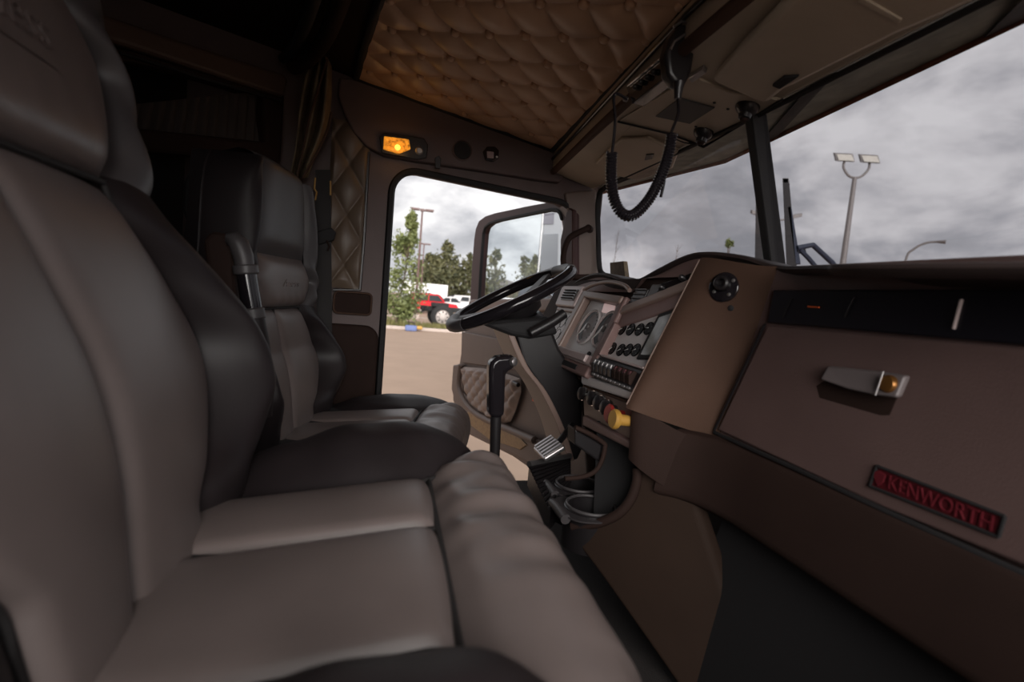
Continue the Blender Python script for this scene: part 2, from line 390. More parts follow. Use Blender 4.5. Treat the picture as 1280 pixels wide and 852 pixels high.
def side_patch(bnd, z0, z1, sg, nu=26, nv=40, gs=1.0):
    def fn(s, t):
        z = z0+(z1-z0)*t; l = bnd(z); w = sO(z)-l; g = sG(z)*gs
        q = e4(t, 10)
        return (BX(z)+fb(s)*g+f0(s)-.012*(1-q)+.004*math.sin(z*55+s*9)*q*(1 if z > .38 else .35), sg*(l+w*fy(s)), z)
    return MB().grid(fn, nu, nv, flip=(sg < 0))
mid = spline([-.06, .04, .10, .19, .26, .33, .38], [-.09, -.055, -.035, -.022, -.035, -.055, -.062])
def chan(sg):
    def fn(s, t):
        z1 = .376-.010*s**3; z = -.10+(z1+.10)*t; y = mid(z)+(sg*SB(sg)(z)-mid(z))*s
        P = .022*e4(s, 14)*e4(t, 16)+.008*e4(s, 2)*e4(t, 4)
        return (BX(z)-.014+P, y, z)
    return MB().grid(fn, 26, 50, flip=(sg < 0))
def logo_fn(s, t):
    z = .375+(.605-.375)*t; y = (2*s-1)*sU(z)
    P = .036*e4(s, 6)*e4(t, 7)+.0016*math.sin(y*110+z*30)*max(0, .5-t)*e4(s)
    return (BX(z)-.014+P, y, z)
def head_fn(s, t):
    if t < .62: z = .605+.115*t/.62; dx = 0
    else: a = (t-.62)/.38*PI*.62; z = .72+.045*math.sin(a); dx = -.05*(1-math.cos(a))
    y = (2*s-1)*sU(min(z, .73))*(1-.04*max(0, t-.6))
    P = .024*e4(s, 6)*min(1, t*7)
    return (BX(z)-.012+P+dx, y, z)
def back_fn(s, t):
    z = -.10+.86*t; w = sO(min(z, .70))*.86
    a = 2*s-1
    d = -.150-.030*(1-a*a)
    if t > .9: d += .10*((t-.9)/.1)**2
    return (BX(z)+d, a*w*(1 if t < .95 else 1-2*(t-.95)), z)
TL = lambda y: .09+.03*y+max(0, abs(y)-.2)**2*4.2
CZ = lambda x: -.115*max(0, .09-x)-.06*max(0, x-.09)**2
def cush(y0, y1):
    def fn(s, t):
        y = y0+(y1-y0)*s; x0 = -.27; x = x0+(TL(y)-x0)*t
        return (x, y, CZ(x)-.013+.020*e4(s, 16)*e4(t, 20)+.007*e4(s, 2))
    return MB().grid(fn, 24, 40, flip=True)
RD = spline([0, .12, .3, .5, .66, .8, .9, 1], [0, .03, .075, .120, .150, .165, .158, .13])
RZ = spline([0, .12, .3, .5, .66, .8, .9, 1], [-.013, .008, .014, .004, -.022, -.06, -.105, -.17])
def roll_fn(s, t):
    y = -.335+.67*t; k = 1-.22*abs(2*t-1)**7
    x = TL(y)+RD(s)*k*(1-.25*max(0, abs(y)-.2)/.14)
    wr = (.0055*math.sin(y*58+2.5*math.sin(s*5)+s*2)+.003*math.sin(y*95+1.3-s*4))*e4(s, 4)*(.5+.5*math.tanh((y+.02)*9))
    return (x, y, CZ(.09)+RZ(s)-.03*abs(2*t-1)**8+wr)
bh = spline([-.27, -.20, -.11, -.01, .08, .15, .21], [-.005, .018, .045, .064, .056, .030, .004])
BI = lambda x: .178+max(0, x-.06)**1.6*3.2
def cbol(sg):
    ky = spline([0, .2, .42, .62, .8, .93, 1], [0, .22, .46, .66, .85, .98, .98])
    kh = spline([0, .2, .42, .62, .8, .93, 1], [-.0, .55, .95, 1, .72, .1, -.1])
    kd = spline([0, .6, .8, .93, 1], [-.013, 0, -.012, -.06, -.15])
    def fn(s, t):
        x = -.27+.475*t; l = min(.345, BI(x)); w = .365-l
        tip = max(0, t-.8)/.2
        return (x, sg*(l+w*ky(s)), CZ(x)+bh(x)*kh(s)+kd(s)-.03*tip**2*(1 if s > .3 else s/.3)+.003*math.sin(x*60+s*7)*kh(s)*.6)
    return MB().grid(fn, 22, 44, flip=(sg > 0))
def make_seat(name, loc, label, group):
    r = thing(name, loc, label, 'seat', group)
    r['_o'] = (0.0, 0.0, 0.0)
    K = dict(smooth=60)
    for sg in (1, -1):
        chan(sg).build('back_channel', M_grey, r, **K)
        side_patch(SB(sg), -.08, .384, sg).build('back_bolster', M_black, r, **K)
        side_patch(lambda z: sU(z), .372, .735, sg).build('shoulder_bolster', M_char, r, **K)
        cbol(sg).build('cushion_bolster', M_black, r, **K)
    lp = MB().grid(logo_fn, 34, 30).build('headrest_panel', M_grey, r, **K)
    MB().grid(head_fn, 28, 26).build('headrest_cap', M_char, r, **K)
    b = MB().grid(back_fn, 16, 30, flip=True)
    cr = []
    for z in np.linspace(-.09, .70, 16):
        wv = sO(z)*.80; cr.append([(BX(z)-.03, -wv, z), (BX(z)-.03, wv, z), (BX(z)-.15, wv, z), (BX(z)-.15, -wv, z)])
    vs = [p for q in cr for p in q]; fs = [(i*4+k, i*4+(k+1) % 4, i*4+4+(k+1) % 4, i*4+4+k) for i in range(15) for k in range(4)]+[(3, 2, 1, 0), (60, 61, 62, 63)]
    b.add(vs, fs); b.build('back_shell', M_mblk, r, smooth=50)
    for sg in (1, -1):                                           # piping where the front cover meets the shell
        MB().tube([(BX(z)-.112, sg*(sU(z) if z > .372 else sB(z))+sg*(sO(z)-(sU(z) if z > .372 else sB(z)))*.975, z) for z in np.linspace(.30, .73, 24)], .0045, 6).build('piping', M_black, r, **K)
    cush(-.182, .032).build('cushion_channel', M_grey, r, **K); cush(.032, .182).build('cushion_channel', M_grey, r, **K)
    MB().grid(roll_fn, 26, 120).build('cushion_front_roll', M_grey, r, **K)
    zs = np.linspace(-.04, .372, 30)  # dark tubes along the seams paint in the shade of the grooves
    MB().tube([(BX(z)-.006, mid(z), z) for z in zs], .0042, 6).build('back_seam_shade', M_seam_shade, r, **K)
    for sg in (1, -1): MB().tube([(BX(z)-.008, sg*SB(sg)(z), z) for z in zs], .0042, 6).build('back_seam_shade', M_seam_shade, r, **K)
    MB().tube([(BX(.375)-.006, y, .375) for y in np.linspace(-.155, .155, 20)], .0038, 6).build('back_seam_shade', M_seam_shade, r, **K)
    MB().tube([(TL(y), y, CZ(TL(y))-.008) for y in np.linspace(-.21, .21, 24)], .0042, 6).build('cushion_seam_shade', M_seam_shade, r, **K)
    MB().tube([(x, .032, CZ(x)-.007) for x in np.linspace(-.26, .088, 20)], .0036, 6).build('cushion_seam_shade', M_seam_shade, r, **K)
    for sg in (1, -1): MB().tube([(x, sg*(BI(x)+.002), CZ(x)-.007) for x in np.linspace(-.26, .15, 24)], .0042, 6).build('cushion_seam_shade', M_seam_shade, r, **K)
    q = MB(); q.box((-.02, 0, -.105), (.50, .62, .15)); q.build('cushion_base', M_mblk, r, bevel=.02)
    q = MB(); q.box((-.04, 0, -.24), (.36, .42, .14)); q.build('pedestal', M_mblk, r, bevel=.01)
    return r, lp
ps, lp1 = make_seat('passenger_seat', (0, .570, .62), 'large grey and black leather seat nearest the camera, filling the left of the photo', 'matching cab seats')
def on_logo(px, py, pz):                                         # letters pressed on the headrest panel; read left to right by someone facing the seat
    z = .50+py; y = px
    return (BX(z)+.0225+pz, y, z)
lt = text_mesh('Aness', .052, .0022, lambda x, y, z: on_logo(x+.0, y, z), 'embossed_script', M_grey, ps, shear=.3)
ul = MB(); ul.grid(lambda s, t: on_logo(-.06+.12*s, -.034+.003*t, .0015), 12, 2); ul.build('embossed_underline', M_grey, ps)
def copy_thing(src, loc, name, label):
    c = src.copy(); COL.objects.link(c); c.location = loc; c.name = name; c['label'] = label
    for ch in list(src.children):
        k = ch.copy(); COL.objects.link(k); k.parent = c
        for g in ch.children:
            h = g.copy(); COL.objects.link(h); h.parent = k
    return c
dsn = copy_thing(ps, (.040, 1.43, .535), 'driver_seat', 'grey and black leather seat with embossed headrest in front of the open door')
flat_ = side_patch(sBn, -.08, .384, -1, gs=.05).build('back_bolster', M_black, None, smooth=60)   # the entry-side bolster of the near seat is worn flat
for ch in ps.children:
    if ch.name.split('.')[0] == 'back_bolster' and sum(v_.co.y for v_ in ch.data.vertices) < 0: ch.data = flat_.data
bpy.data.objects.remove(flat_)
dsn.rotation_euler = (0, 0, math.radians(-12)); dsn.scale = (.88, .88, .88)
wp = spline([-.2, .0, .2, .375, .605, .72, .80], [-.2, .0, .175, .325, .480, .715, .775])
for ch in dsn.children:
    if ch.name.split('.')[0] == 'shoulder_bolster' and sum(v_.co.y for v_ in ch.data.vertices) < 0:
        ch.data = ch.data.copy(); ch.data.materials[0] = M_black
    if ch.name.split('.')[0] == 'cushion_bolster':
        ch.data = ch.data.copy()
        for v_ in ch.data.vertices: v_.co.z = v_.co.z*.5 if v_.co.z > 0 else v_.co.z
for ch in dsn.children:                                          # the far seat has a lower headrest panel under a taller cap
    if not ch.name.split('.')[0] in ('back_channel', 'back_bolster', 'shoulder_bolster', 'headrest_panel', 'headrest_cap', 'back_shell', 'piping', 'embossed_script', 'embossed_underline', 'back_seam_shade'): continue
    ch.data = ch.data.copy()
    for v_ in ch.data.vertices:
        z0 = v_.co.z; z1 = wp(z0); v_.co.x += BX(z1)-BX(z0)+.27*max(0, z1-.2)-.058; v_.co.z = z1
ps.rotation_euler = (0, 0, 0)
# folded armrest standing beside the driver's backrest: pad, sleeve, two ribbed clamps
ar = thing('folded_armrest', at(330, 520, y=1.12), 'upright folded armrest with black sleeve and ribbed clamps between the two seats', 'armrest')
ya = 1.13
c_ = curve3([at(px, py, y=ya) for px, py in ((270, 315), (283, 300), (296, 303), (301, 318))], 6)
MB().prism([at(px, py, y=ya) for px, py in ((252, 300), (262, 288), (285, 292), (292, 310), (292, 335), (296, 380), (268, 372), (256, 330))], (0, .05, 0)).build('pad', M_dkbrown, ar, bevel=.012, bseg=3)
MB().tube([at(px, py, y=ya-.01) for px, py in ((283, 298), (292, 299), (299, 306), (304, 320), (307, 336))], [.010, .017, .019, .019, .017], 12).build('cap', M_char, ar, smooth=60)
MB().tube([at(px, py, y=ya-.01) for px, py in ((306, 332), (311, 362), (316, 392))], .019, 12).build('sleeve', M_gloss, ar, smooth=60)
MB().tube([at(px, py, y=ya-.01) for px, py in ((316, 390), (322, 430), (330, 475), (331, 520))], [.020, .023, .020, .014], 12).build('lower_sleeve', M_black, ar, smooth=60)
for a, b in (((306.5, 331), (308, 343)), ((314.5, 385), (317, 399))):
    MB().tube([at(*a, y=ya-.01), at(*b, y=ya-.01)], .0235, 14).build('clamp', M_char, ar, smooth=40, bevel=.003)
# big black bolster of the jacket-like cover behind the driver's headrest
jb = MB()
jp = [(300, 206), (290, 201), (270, 198), (246, 206), (236, 228), (234, 262), (244, 290), (262, 306), (272, 306), (280, 285), (288, 262), (297, 235)]
jc = [at(px, py, y=1.36) for px, py in jp]
jb.prism([p+np.array([-.012, 0, 0]) for p in jc], (0, .30, 0))
solo(jb, 'headrest_cover', M_mblk, 'loose black leather cover hung behind the far grey headrest', 'seat cover', bevel=.03, bseg=4, smooth=60)
# ================================================================== overhead console
oc = thing('overhead_console', (.63, .95, 1.36), 'tan overhead console above the windshield with storage doors and a centre plate', 'console')
R1, R2, R3 = np.array([.612, 1.89, 1.385]), np.array([.505, .85, 1.372]), np.array([.47, -.05, 1.372])
G1, G2, G3 = TO+[.0, .03, .012], TC_+[0, 0, .012], PTO+[0, 0, .012]
UN = np.cross(G2-R2, R1-R2); UN /= np.linalg.norm(UN); UN = UN if UN[2] < 0 else -UN
def und(px, py, off=0.0): return atp(px, py, UN, R2+UN*off)
mb = MB()
vs = [R1, R2, R3, G3, G2, G1]; mb.add(vs+[p+[0, 0, .085] for p in vs], [(0, 1, 4, 5), (1, 2, 3, 4), (0, 6, 7, 1), (1, 7, 8, 2), (5, 4, 10, 11), (4, 3, 9, 10), (0, 5, 11, 6), (2, 8, 9, 3), (6, 11, 10, 7), (7, 10, 9, 8)])
mb.build('shell', M_console, oc, bevel=.012, bseg=3)
MB().tube([R1+[.004, 0, .0], (R1+R2)/2+[-.003, 0, -.003], R2+[0, 0, -.002], (R2+R3)/2, R3], .012, 10).build('rear_roll', M_brown, oc, smooth=60)
MB().tube([R1+[-.004, 0, .045], R2+[-.008, 0, .05], R3+[-.008, 0, .05]], .006, 8).build('wire_moulding', M_gloss, oc, smooth=60)
MB().tube([R1+[.07, -.02, -.002], R2+[.06, .06, -.002]], .010, 8, flat=.4).build('dark_channel', M_mblk, oc, smooth=60)
def slab(pts, h, name, m, parent, bevel=.004, bseg=3, base=0.0):
    b = MB(); b.prism([und(px, py, base) for px, py in pts], UN*h); return b.build(name, m, parent, bevel=bevel, bseg=bseg, smooth=50)
# left door, centre plate, right door
d1 = slab([(776, 170), (812, 168), (850, 185), (842, 206), (800, 222), (768, 215), (745, 200)], .012, 'compartment_door', M_console, oc, .008)
slab([(808, 192), (818, 191), (816, 197), (806, 199)], .004, 'finger_latch', M_blk, d1, .001, base=.011)
cp_ = slab([(772, 150), (866, 92), (912, 112), (978, 122), (930, 152), (880, 182)], .006, 'centre_plate', M_console, oc, .002)
MB().tube([und(px, py, .008) for px, py in ((772, 152), (840, 168), (880, 184), (930, 154), (978, 124))], .0025, 6).build('plate_seam', M_mblk, cp_, smooth=60)
slab([(820, 144), (850, 121), (894, 133), (863, 153)], .004, 'blank_insert', mat('insert_grey', (.035, .034, .034), .5), cp_, .001, base=.005)
for (px, py) in ((893, 128), (910, 136), (870, 158)):
    p = und(px, py, .006); MB().lathe(p, UN, [(.0035, 0), (.003, .002), (.001, .0025)], 8).build('screw', M_blk, cp_, smooth=40)
for px, py in ((935, 132), (880, 164)):
    p = und(px, py, .005)
    k = MB().lathe(p, UN, [(.024, 0), (.024, .004), (.020, .012), (.013, .018), (.012, .026), (.006, .029)], 20).build('dome_lamp', M_blk, oc, smooth=40)
    MB().lathe(p+UN*.026, UN, [(.009, 0), (.007, .005), (.003, .007)], 14).build('lamp_lens', M_dkbrown, k, smooth=50)
d2 = slab([(893, 88), (930, 44), (1010, -38), (1360, -190), (1250, -32), (1186, 0), (1129, 25), (1045, 68), (1001, 91), (985, 98), (964, 116), (948, 113)], .022, 'compartment_door', M_console, oc, .012)
slab([(966, 104), (980, 93), (1000, 92), (990, 99), (976, 108)], .006, 'finger_notch', M_mblk, d2, .002, base=.0215)
slab([(1078, -6), (1128, 22), (1124, 28), (1072, 0)], .003, 'door_seam', M_console, d2, .001, base=.0215)
k = slab([(862, 92), (880, 80), (885, 85), (867, 98)], .010, 'latch', M_steel, oc, .002)
# cab radio, microphone, coiled cord
face = lambda px, py, d=0.0: atp(px, py, (1, -.11, 0), R2+np.array([-.015-d, 0, 0]))
rd = thing('cab_radio', face(810, 110), 'black two way radio with a bright top edge set in the overhead console', 'radio')
rp = [(782, 108), (832, 66), (838, 92), (790, 130)]
MB().prism([face(px, py) for px, py in rp], (.03, 0, 0)).build('case', M_gloss, rd, bevel=.003)
MB().tube([face(785, 107, .003), face(832, 67, .003)], .0022, 6).build('bright_edge', M_chrome, rd, smooth=60)
for px, py in ((796, 109), (803, 103), (811, 97), (819, 90)):
    MB().lathe(face(px, py, .001), (-1, 0, 0), [(.006, 0), (.006, .006), (.004, .009)], 12).build('knob', M_blk, rd, smooth=40)
MB().lathe(face(784, 124, .004), (-1, 0, 0), [(.006, 0), (.005, .008), (.003, .010)], 10).build('plug', M_steel, rd, smooth=40)
ym = .86
mp_ = lambda px, py, y=ym: at(px, py, y=y)
mc = thing('radio_microphone', mp_(850, 100), 'black handheld microphone clipped up by the tufted headliner, trailing a coiled cord', 'microphone')
mb = MB(); mb.prism([mp_(*q) for q in ((846, 34), (856, 28), (868, 32), (870, 60), (866, 88), (858, 106), (846, 106), (836, 92), (833, 66), (838, 48))], (0, .03, 0))
mb.build('body', M_blk, mc, bevel=.008, bseg=4, smooth=60)
MB().tube([mp_(q[0], q[1], ym-.002) for q in ((838, 62), (843, 52), (858, 42), (862, 30), (852, 27), (842, 34))], .0025, 6).build('bright_rim', M_steel, mc, smooth=60)
MB().tube([mp_(*q) for q in ((849, 103), (848, 112), (847, 124))], [.011, .008, .006], 10).build('strain_relief', M_blk, mc, smooth=60)
path = curve3([mp_(*q) for q in ((840, 168), (836, 190), (828, 215), (815, 243), (800, 262), (787, 270), (775, 264), (767, 246), (764, 220), (765, 190))], 14)
P = np.array(path); seg = np.r_[0, np.cumsum(np.linalg.norm(np.diff(P, axis=0), axis=1))]; Lh = seg[-1]
turns = 58; n_ = turns*10; hel = []
for i in range(n_+1):
    s = Lh*i/n_; q = np.array([np.interp(s, seg, P[:, k]) for k in range(3)]); q2 = np.array([np.interp(min(Lh, s+.003), seg, P[:, k]) for k in range(3)]); q1 = np.array([np.interp(max(0, s-.003), seg, P[:, k]) for k in range(3)])
    t = q2-q1; t /= np.linalg.norm(t); a = np.cross(t, [0, 1, 0]); a /= np.linalg.norm(a); b = np.cross(t, a); an = 2*PI*turns*i/n_
    hel.append(q+.0082*(math.cos(an)*a+math.sin(an)*b))
MB().tube(hel, .0026, 5).build('coiled_cord', M_gloss, mc, smooth=60)
MB().tube(curve3([mp_(*q) for q in ((847, 122), (848, 140), (842, 158), (837, 170))], 5), .0028, 6).build('cord_lead', M_gloss, mc, smooth=60)
MB().tube(curve3([mp_(*q) for q in ((765, 192), (767, 176), (769, 150), (768, 118), (784, 124))], 6), .0028, 6).build('cord_lead', M_gloss, mc, smooth=60)
MB().tube(curve3([mp_(q[0], q[1], ym+.03) for q in ((832, 210), (830, 228), (826, 246))], 5), .0032, 6).build('cord_tail', M_gloss, mc, smooth=60)
wv = thing('thin_wire', und(840, 172, .012), 'thin black wire sagging along the overhead centre plate', 'wire')
MB().tube(curve3([und(px, py, .014) for px, py in ((838, 170), (855, 178), (872, 178), (882, 168))], 6), .0018, 6).build('wire', M_blk, wv, smooth=60)
# lamps and fittings on the header panel
YH = 1.868
hd = lambda px, py, y=YH: at(px, py, y=y)
al = thing('marker_lamp', hd(500, 195), 'lit amber lamp in a black bezel on the header above the door', 'lamp')
MB().prism([hd(*q) for q in ((474, 172), (480, 167), (514, 171), (530, 174), (535, 182), (533, 198), (522, 200), (498, 196), (477, 192))], (0, -.012, 0)).build('bezel', M_blk, al, bevel=.003)
LN = [(480, 171), (511, 175), (513, 187), (498, 193), (479, 187)]
lens = MB().prism([hd(q[0], q[1], YH-.012) for q in LN], (0, -.012, 0)).build('lens', M_amber, al, bevel=.003)
MB().lathe(hd(497, 184, YH-.024), (0, -1, 0), [(.010, 0), (.008, .003), (.003, .005)], 14).build('bulb', M_bulb, lens, smooth=60)
sw_ = MB().lathe(hd(524, 188.5, YH-.012), (0, -1, 0), [(.014, 0), (.014, .004), (.010, .008), (.009, .004), (.002, .004)], 18).build('switch_ring', M_steel, al, smooth=40)
ld = bpy.data.lights.new('amber_glow', 'POINT'); lo = bpy.data.objects.new('amber_glow', ld); COL.objects.link(lo); ld.energy = .06; ld.color = (1, .5, .12); ld.shadow_soft_size = .02; lo.location = tuple(hd(497, 183, YH-.06))
sp = thing('round_speaker', hd(578, 190), 'round dark speaker grille on the header panel above the door', 'speaker')
MB().lathe(hd(578, 188, YH), (0, -1, 0), [(.037, 0), (.037, .004), (.033, .006), (.031, .002), (.004, .004)], 28).build('ring', M_header, sp, smooth=40)
MB().lathe(hd(578, 188, YH-.002), (0, -1, 0), [(.030, 0), (.029, .003), (.01, .0045)], 28).build('grille', M_mblk, sp, smooth=40)
cm_ = thing('header_switch', hd(612, 200), 'small black switch pod with a pale square label on the header', 'switch')
MB().prism([hd(*q) for q in ((603, 190), (608, 184), (618, 184), (623, 189), (622, 199), (616, 203), (606, 201))], (0, -.014, 0)).build('pod', M_gloss, cm_, bevel=.004, bseg=3)
MB().prism([hd(q[0], q[1], YH-.014) for q in ((608.5, 189), (617, 190), (617, 198), (609, 197.5))], (0, -.002, 0)).build('label_square', M_pale, cm_)
MB().lathe(hd(621, 196, YH-.014), (0, -1, 0), [(.004, 0), (.003, .003)], 8).build('pin', M_white, cm_)
hk = MB(); hk.prism([hd(*q) for q in ((543, 198), (548, 195), (551, 199), (550, 211), (544, 211))], (0, -.010, 0))
solo(hk, 'door_latch_tab', M_blk, 'small black tab above the top edge of the door opening', 'latch', bevel=.002)
# ================================================================== dashboard
DA = at(878, 335, y=.97); DB = at(800, 490, y=.97)
UU = (DA-DB)/np.linalg.norm(DA-DB); HH = np.array([0, 1., 0]); NN = np.cross(UU, HH); NN /= np.linalg.norm(NN)
if NN[0] > 0: NN = -NN
def PP(s, t, o=0.0): return DA+HH*s+UU*t+NN*o
def ST(px, py):
    q = atp(px, py, NN, DA); return q[1]-DA[1], float(np.dot(q-DA, UU))
def plate(pts, o0, o1, name, m, parent, bevel=.003, bseg=2, **k):
    return MB().prism([PP(s, t, o0) for s, t in pts], NN*(o1-o0)).build(name, m, parent, bevel=bevel, bseg=bseg, **k)
def rc(s0, s1, t0, t1): return [(s0, t0), (s1, t0), (s1, t1), (s0, t1)]
da = thing('dashboard', (.7, .95, .45), 'long brown wraparound dashboard with gauges, glove box and padded lip under the windshield', 'dashboard')
# core behind the driver's instruments
plate(rc(.0, .90, -.318, -.012), -.12, -.012, 'instrument_core', M_dkbrown, da, .004)
# padded top deck and brow: section swept across the cab
LIPX = [(1300, 326), (1120, 328), (1040, 330), (975, 331), (930, 319), (885, 314), (858, 319), (825, 335), (800, 348), (782, 348), (755, 340.5), (738, 343), (722, 351), (710, 362)]
LY = [.10, .45, .62, .80, .90, .985, 1.06, 1.17, 1.28, 1.36, 1.50, 1.60, 1.70, 1.78]
LP = []
for (px, py), y in zip(LIPX, LY):
    q = at(px, py, y=max(y, .30)) if px < 1200 else at(1300, 326, y=.42)
    LP.append(q)
LP[0] = np.array([.735, -.12, LP[1][2]])
lp = curve3(LP, 6)
def deck(s, t):
    q = lp[min(len(lp)-1, int(round(s*(len(lp)-1))))]
    tk = .45
    prof = [(0.008, -.036*tk), (-.004, -.028*tk), (-.010, -.016*tk), (-.006, -.004*tk), (.006, .0), (.03, -.002), (.09, -.006), (.18, -.02)]
    k = t*(len(prof)-1); i = min(int(k), len(prof)-2); f = k-i
    dx = prof[i][0]*(1-f)+prof[i+1][0]*f; dz = prof[i][1]*(1-f)+prof[i+1][1]*f
    x = q[0]+dx; 
    if t > .75: x = max(x, q[0]+dx)
    return (min(x, .86), q[1], q[2]+dz)
MB().grid(deck, len(lp), 22, flip=False).build('top_pad', mat('dash_pad', (.030, .020, .019), .55, bump=.1, bscale=500), da, smooth=70)
# brow underside panel between the padded lip and the gauges
brow = [p for p in lp if p[1] > .96]
def browf(s, t):
    q = brow[min(len(brow)-1, int(round(s*(len(brow)-1))))]; e_ = PP(q[1]-DA[1], -.062 if q[1] > 1.22 else -.02, .0)
    a = q+np.array([.000, 0, -.015]); return a*(1-t)+e_*t
MB().grid(browf, len(brow), 6).build('brow_panel', M_maroon, da, smooth=60)
# arched moulding above the cluster
MB().tube(curve3([PP(.56, -.066, .012), PP(.50, -.045, .012), PP(.40, -.036, .012), PP(.30, -.046, .012), PP(.25, -.062, .012)], 6), .006, 8).build('arch_moulding', M_trim, da, smooth=60)
# right bay: open tray with small things, brown strip, gauge plate, screen
plate([(.012, -.008), (.245, -.022), (.245, -.112), (.006, -.034)], -.03, -.018, 'tray_back', M_mblk, da)
plate([(.004, -.030), (.246, -.106), (.246, -.130), (.004, -.058)], -.012, .012, 'tray_lip', M_trim, da, .004)
plate([(.002, -.052), (.245, -.128), (.232, -.166), (.010, -.096)], -.012, .004, 'fascia_strip', M_maroon, da, .003)
plate([(.232, -.160), (.004, -.092), (.004, -.246), (.232, -.252)], -.010, -.002, 'gauge_plate', M_silver, da, .002)
plate([(.232, -.155), (.222, -.160), (.222, -.25), (.236, -.25)], -.01, .020, 'bay_side', M_maroon, da, .002)
v = plate(rc(.175, .238, -.100, -.052), -.02, .004, 'air_vent', M_blk, da, .003)
for k in range(4): plate(rc(.180, .233, -.094+.012*k, -.090+.012*k), .003, .008, 'louvre', M_char, v, .001)
plate(rc(.10, .165, -.082, -.04), -.02, .006, 'switch_pod', M_char, da, .004)
ra = plate([(.020, -.012), (.125, -.040), (.125, -.082), (.016, -.050)], -.02, .006, 'dash_radio', M_gloss, da, .003)
for k in range(6): plate(rc(.030+.014*k, .040+.014*k, -.050-.004*k, -.042-.004*k), .006, .010, 'radio_button', M_steel, ra, .001)
for s, t in ((.040, -.028), (.105, -.052)):
    MB().lathe(PP(s, t, .006), NN, [(.007, 0), (.007, .008), (.005, .011)], 14).build('radio_knob', M_blk, ra, smooth=40)
def gauge(s, t, r, parent, seed, rim=M_steel):
    g = MB().lathe(PP(s, t, -.002), NN, [(r*1.06, 0), (r*1.06, .002), (r*1.0, .003), (r*.94, .0025), (r*.94, .0015), (.0005, .0015)], 28).build('gauge', M_dial, parent, smooth=40)
    b = MB(); rs = np.random.default_rng(seed)
    for k in range(5):
        a = math.radians(-130+260*k/4); c = (s-math.sin(a)*r*.76, t+math.cos(a)*r*.76)
        d = np.array([-math.sin(a), math.cos(a)]); q = np.array([d[1], -d[0]])*r*.045
        b.prism([PP(c[0]+e*d[0]*r*.10+f*q[0], c[1]+e*d[1]*r*.10+f*q[1], .0000) for e, f in ((-1, -1), (1, -1), (1, 1), (-1, 1))], NN*.0006)
    b.build('tick_marks', M_tick, g)
    a = math.radians(rs.uniform(90, 130)); d = np.array([math.sin(a), math.cos(a)]); q = np.array([d[1], -d[0]])*r*.06
    MB().prism([PP(s-.2*r*d[0]+q[0], t-.2*r*d[1]+q[1], .002), PP(s+.75*r*d[0], t+.75*r*d[1], .002), PP(s-.2*r*d[0]-q[0], t-.2*r*d[1]-q[1], .002)], NN*.001).build('needle', M_white, g)
    return g
GT = [ST(*q) for q in ((777.5, 411), (788, 411.5), (799, 411.5), (810.5, 410))]; GB = [ST(*q) for q in ((765, 435), (775.5, 437), (785, 437), (794.5, 437))]
for i, (s, t) in enumerate(GT+GB): gauge(s, t, .0158, da, i)
sc = plate([(.072, -.118), (.006, -.096), (.006, -.222), (.072, -.232)], -.002, .005, 'display_bezel', M_mblk, da, .002)
plate([(.060, -.126), (.010, -.110), (.010, -.214), (.060, -.220)], .005, .006, 'display_screen', M_screen, sc, 0)
# rocker switches
rb = plate(rc(.008, .236, -.306, -.252), -.012, .012, 'rocker_bezel', M_blk, da, .004)
plate(rc(.006, .232, -.252, -.246), -.01, .016, 'rocker_trim', M_pale, da, .002)
for k in range(9):
    s = .024+.0232*k
    b = MB(); sec = [PP(s, -.262, .012), PP(s, -.262, .022), PP(s, -.278, .028), PP(s, -.294, .019), PP(s, -.294, .012)]
    b.prism(sec, HH*.0155)
    rk = b.build('rocker_switch', M_blk if k > 3 else M_dkbrown, rb, bevel=.0015)
    plate(rc(s+.003, s+.0125, -.275, -.266), .020, .027, 'legend', M_steel if k > 3 else M_redplate, rk, .0005)
    plate(rc(s+.001, s+.014, -.303, -.2985), .012, .0135, 'label_strip', M_steel, rb, 0)
# main cluster: raised frame, plate, two dials, message screen, pale sill
CF = [(.515, -.068), (.262, -.086), (.262, -.280), (.535, -.280)]
plate([(.50, -.085), (.275, -.098), (.275, -.262), (.52, -.262)], -.02, -.004, 'cluster_plate', M_silver, da, .002)
plate([(.536, -.066), (.258, -.082), (.262, -.104), (.520, -.090)], -.01, .020, 'cluster_frame_top', M_trim, da, .006, 3)
plate([(.545, -.066), (.508, -.068), (.516, -.282), (.552, -.282)], -.01, .018, 'cluster_frame_side', M_trim, da, .006, 3)
plate([(.276, -.082), (.246, -.080), (.238, -.284), (.272, -.282)], -.01, .014, 'cluster_frame_side', M_maroon, da, .006, 3)
plate(rc(.262, .535, -.286, -.258), -.01, .014, 'cluster_sill', M_pale, da, .005, 3)
plate(rc(.285, .52, -.281, -.260), .014, .024, 'sill_pad', M_pale, da, .003)
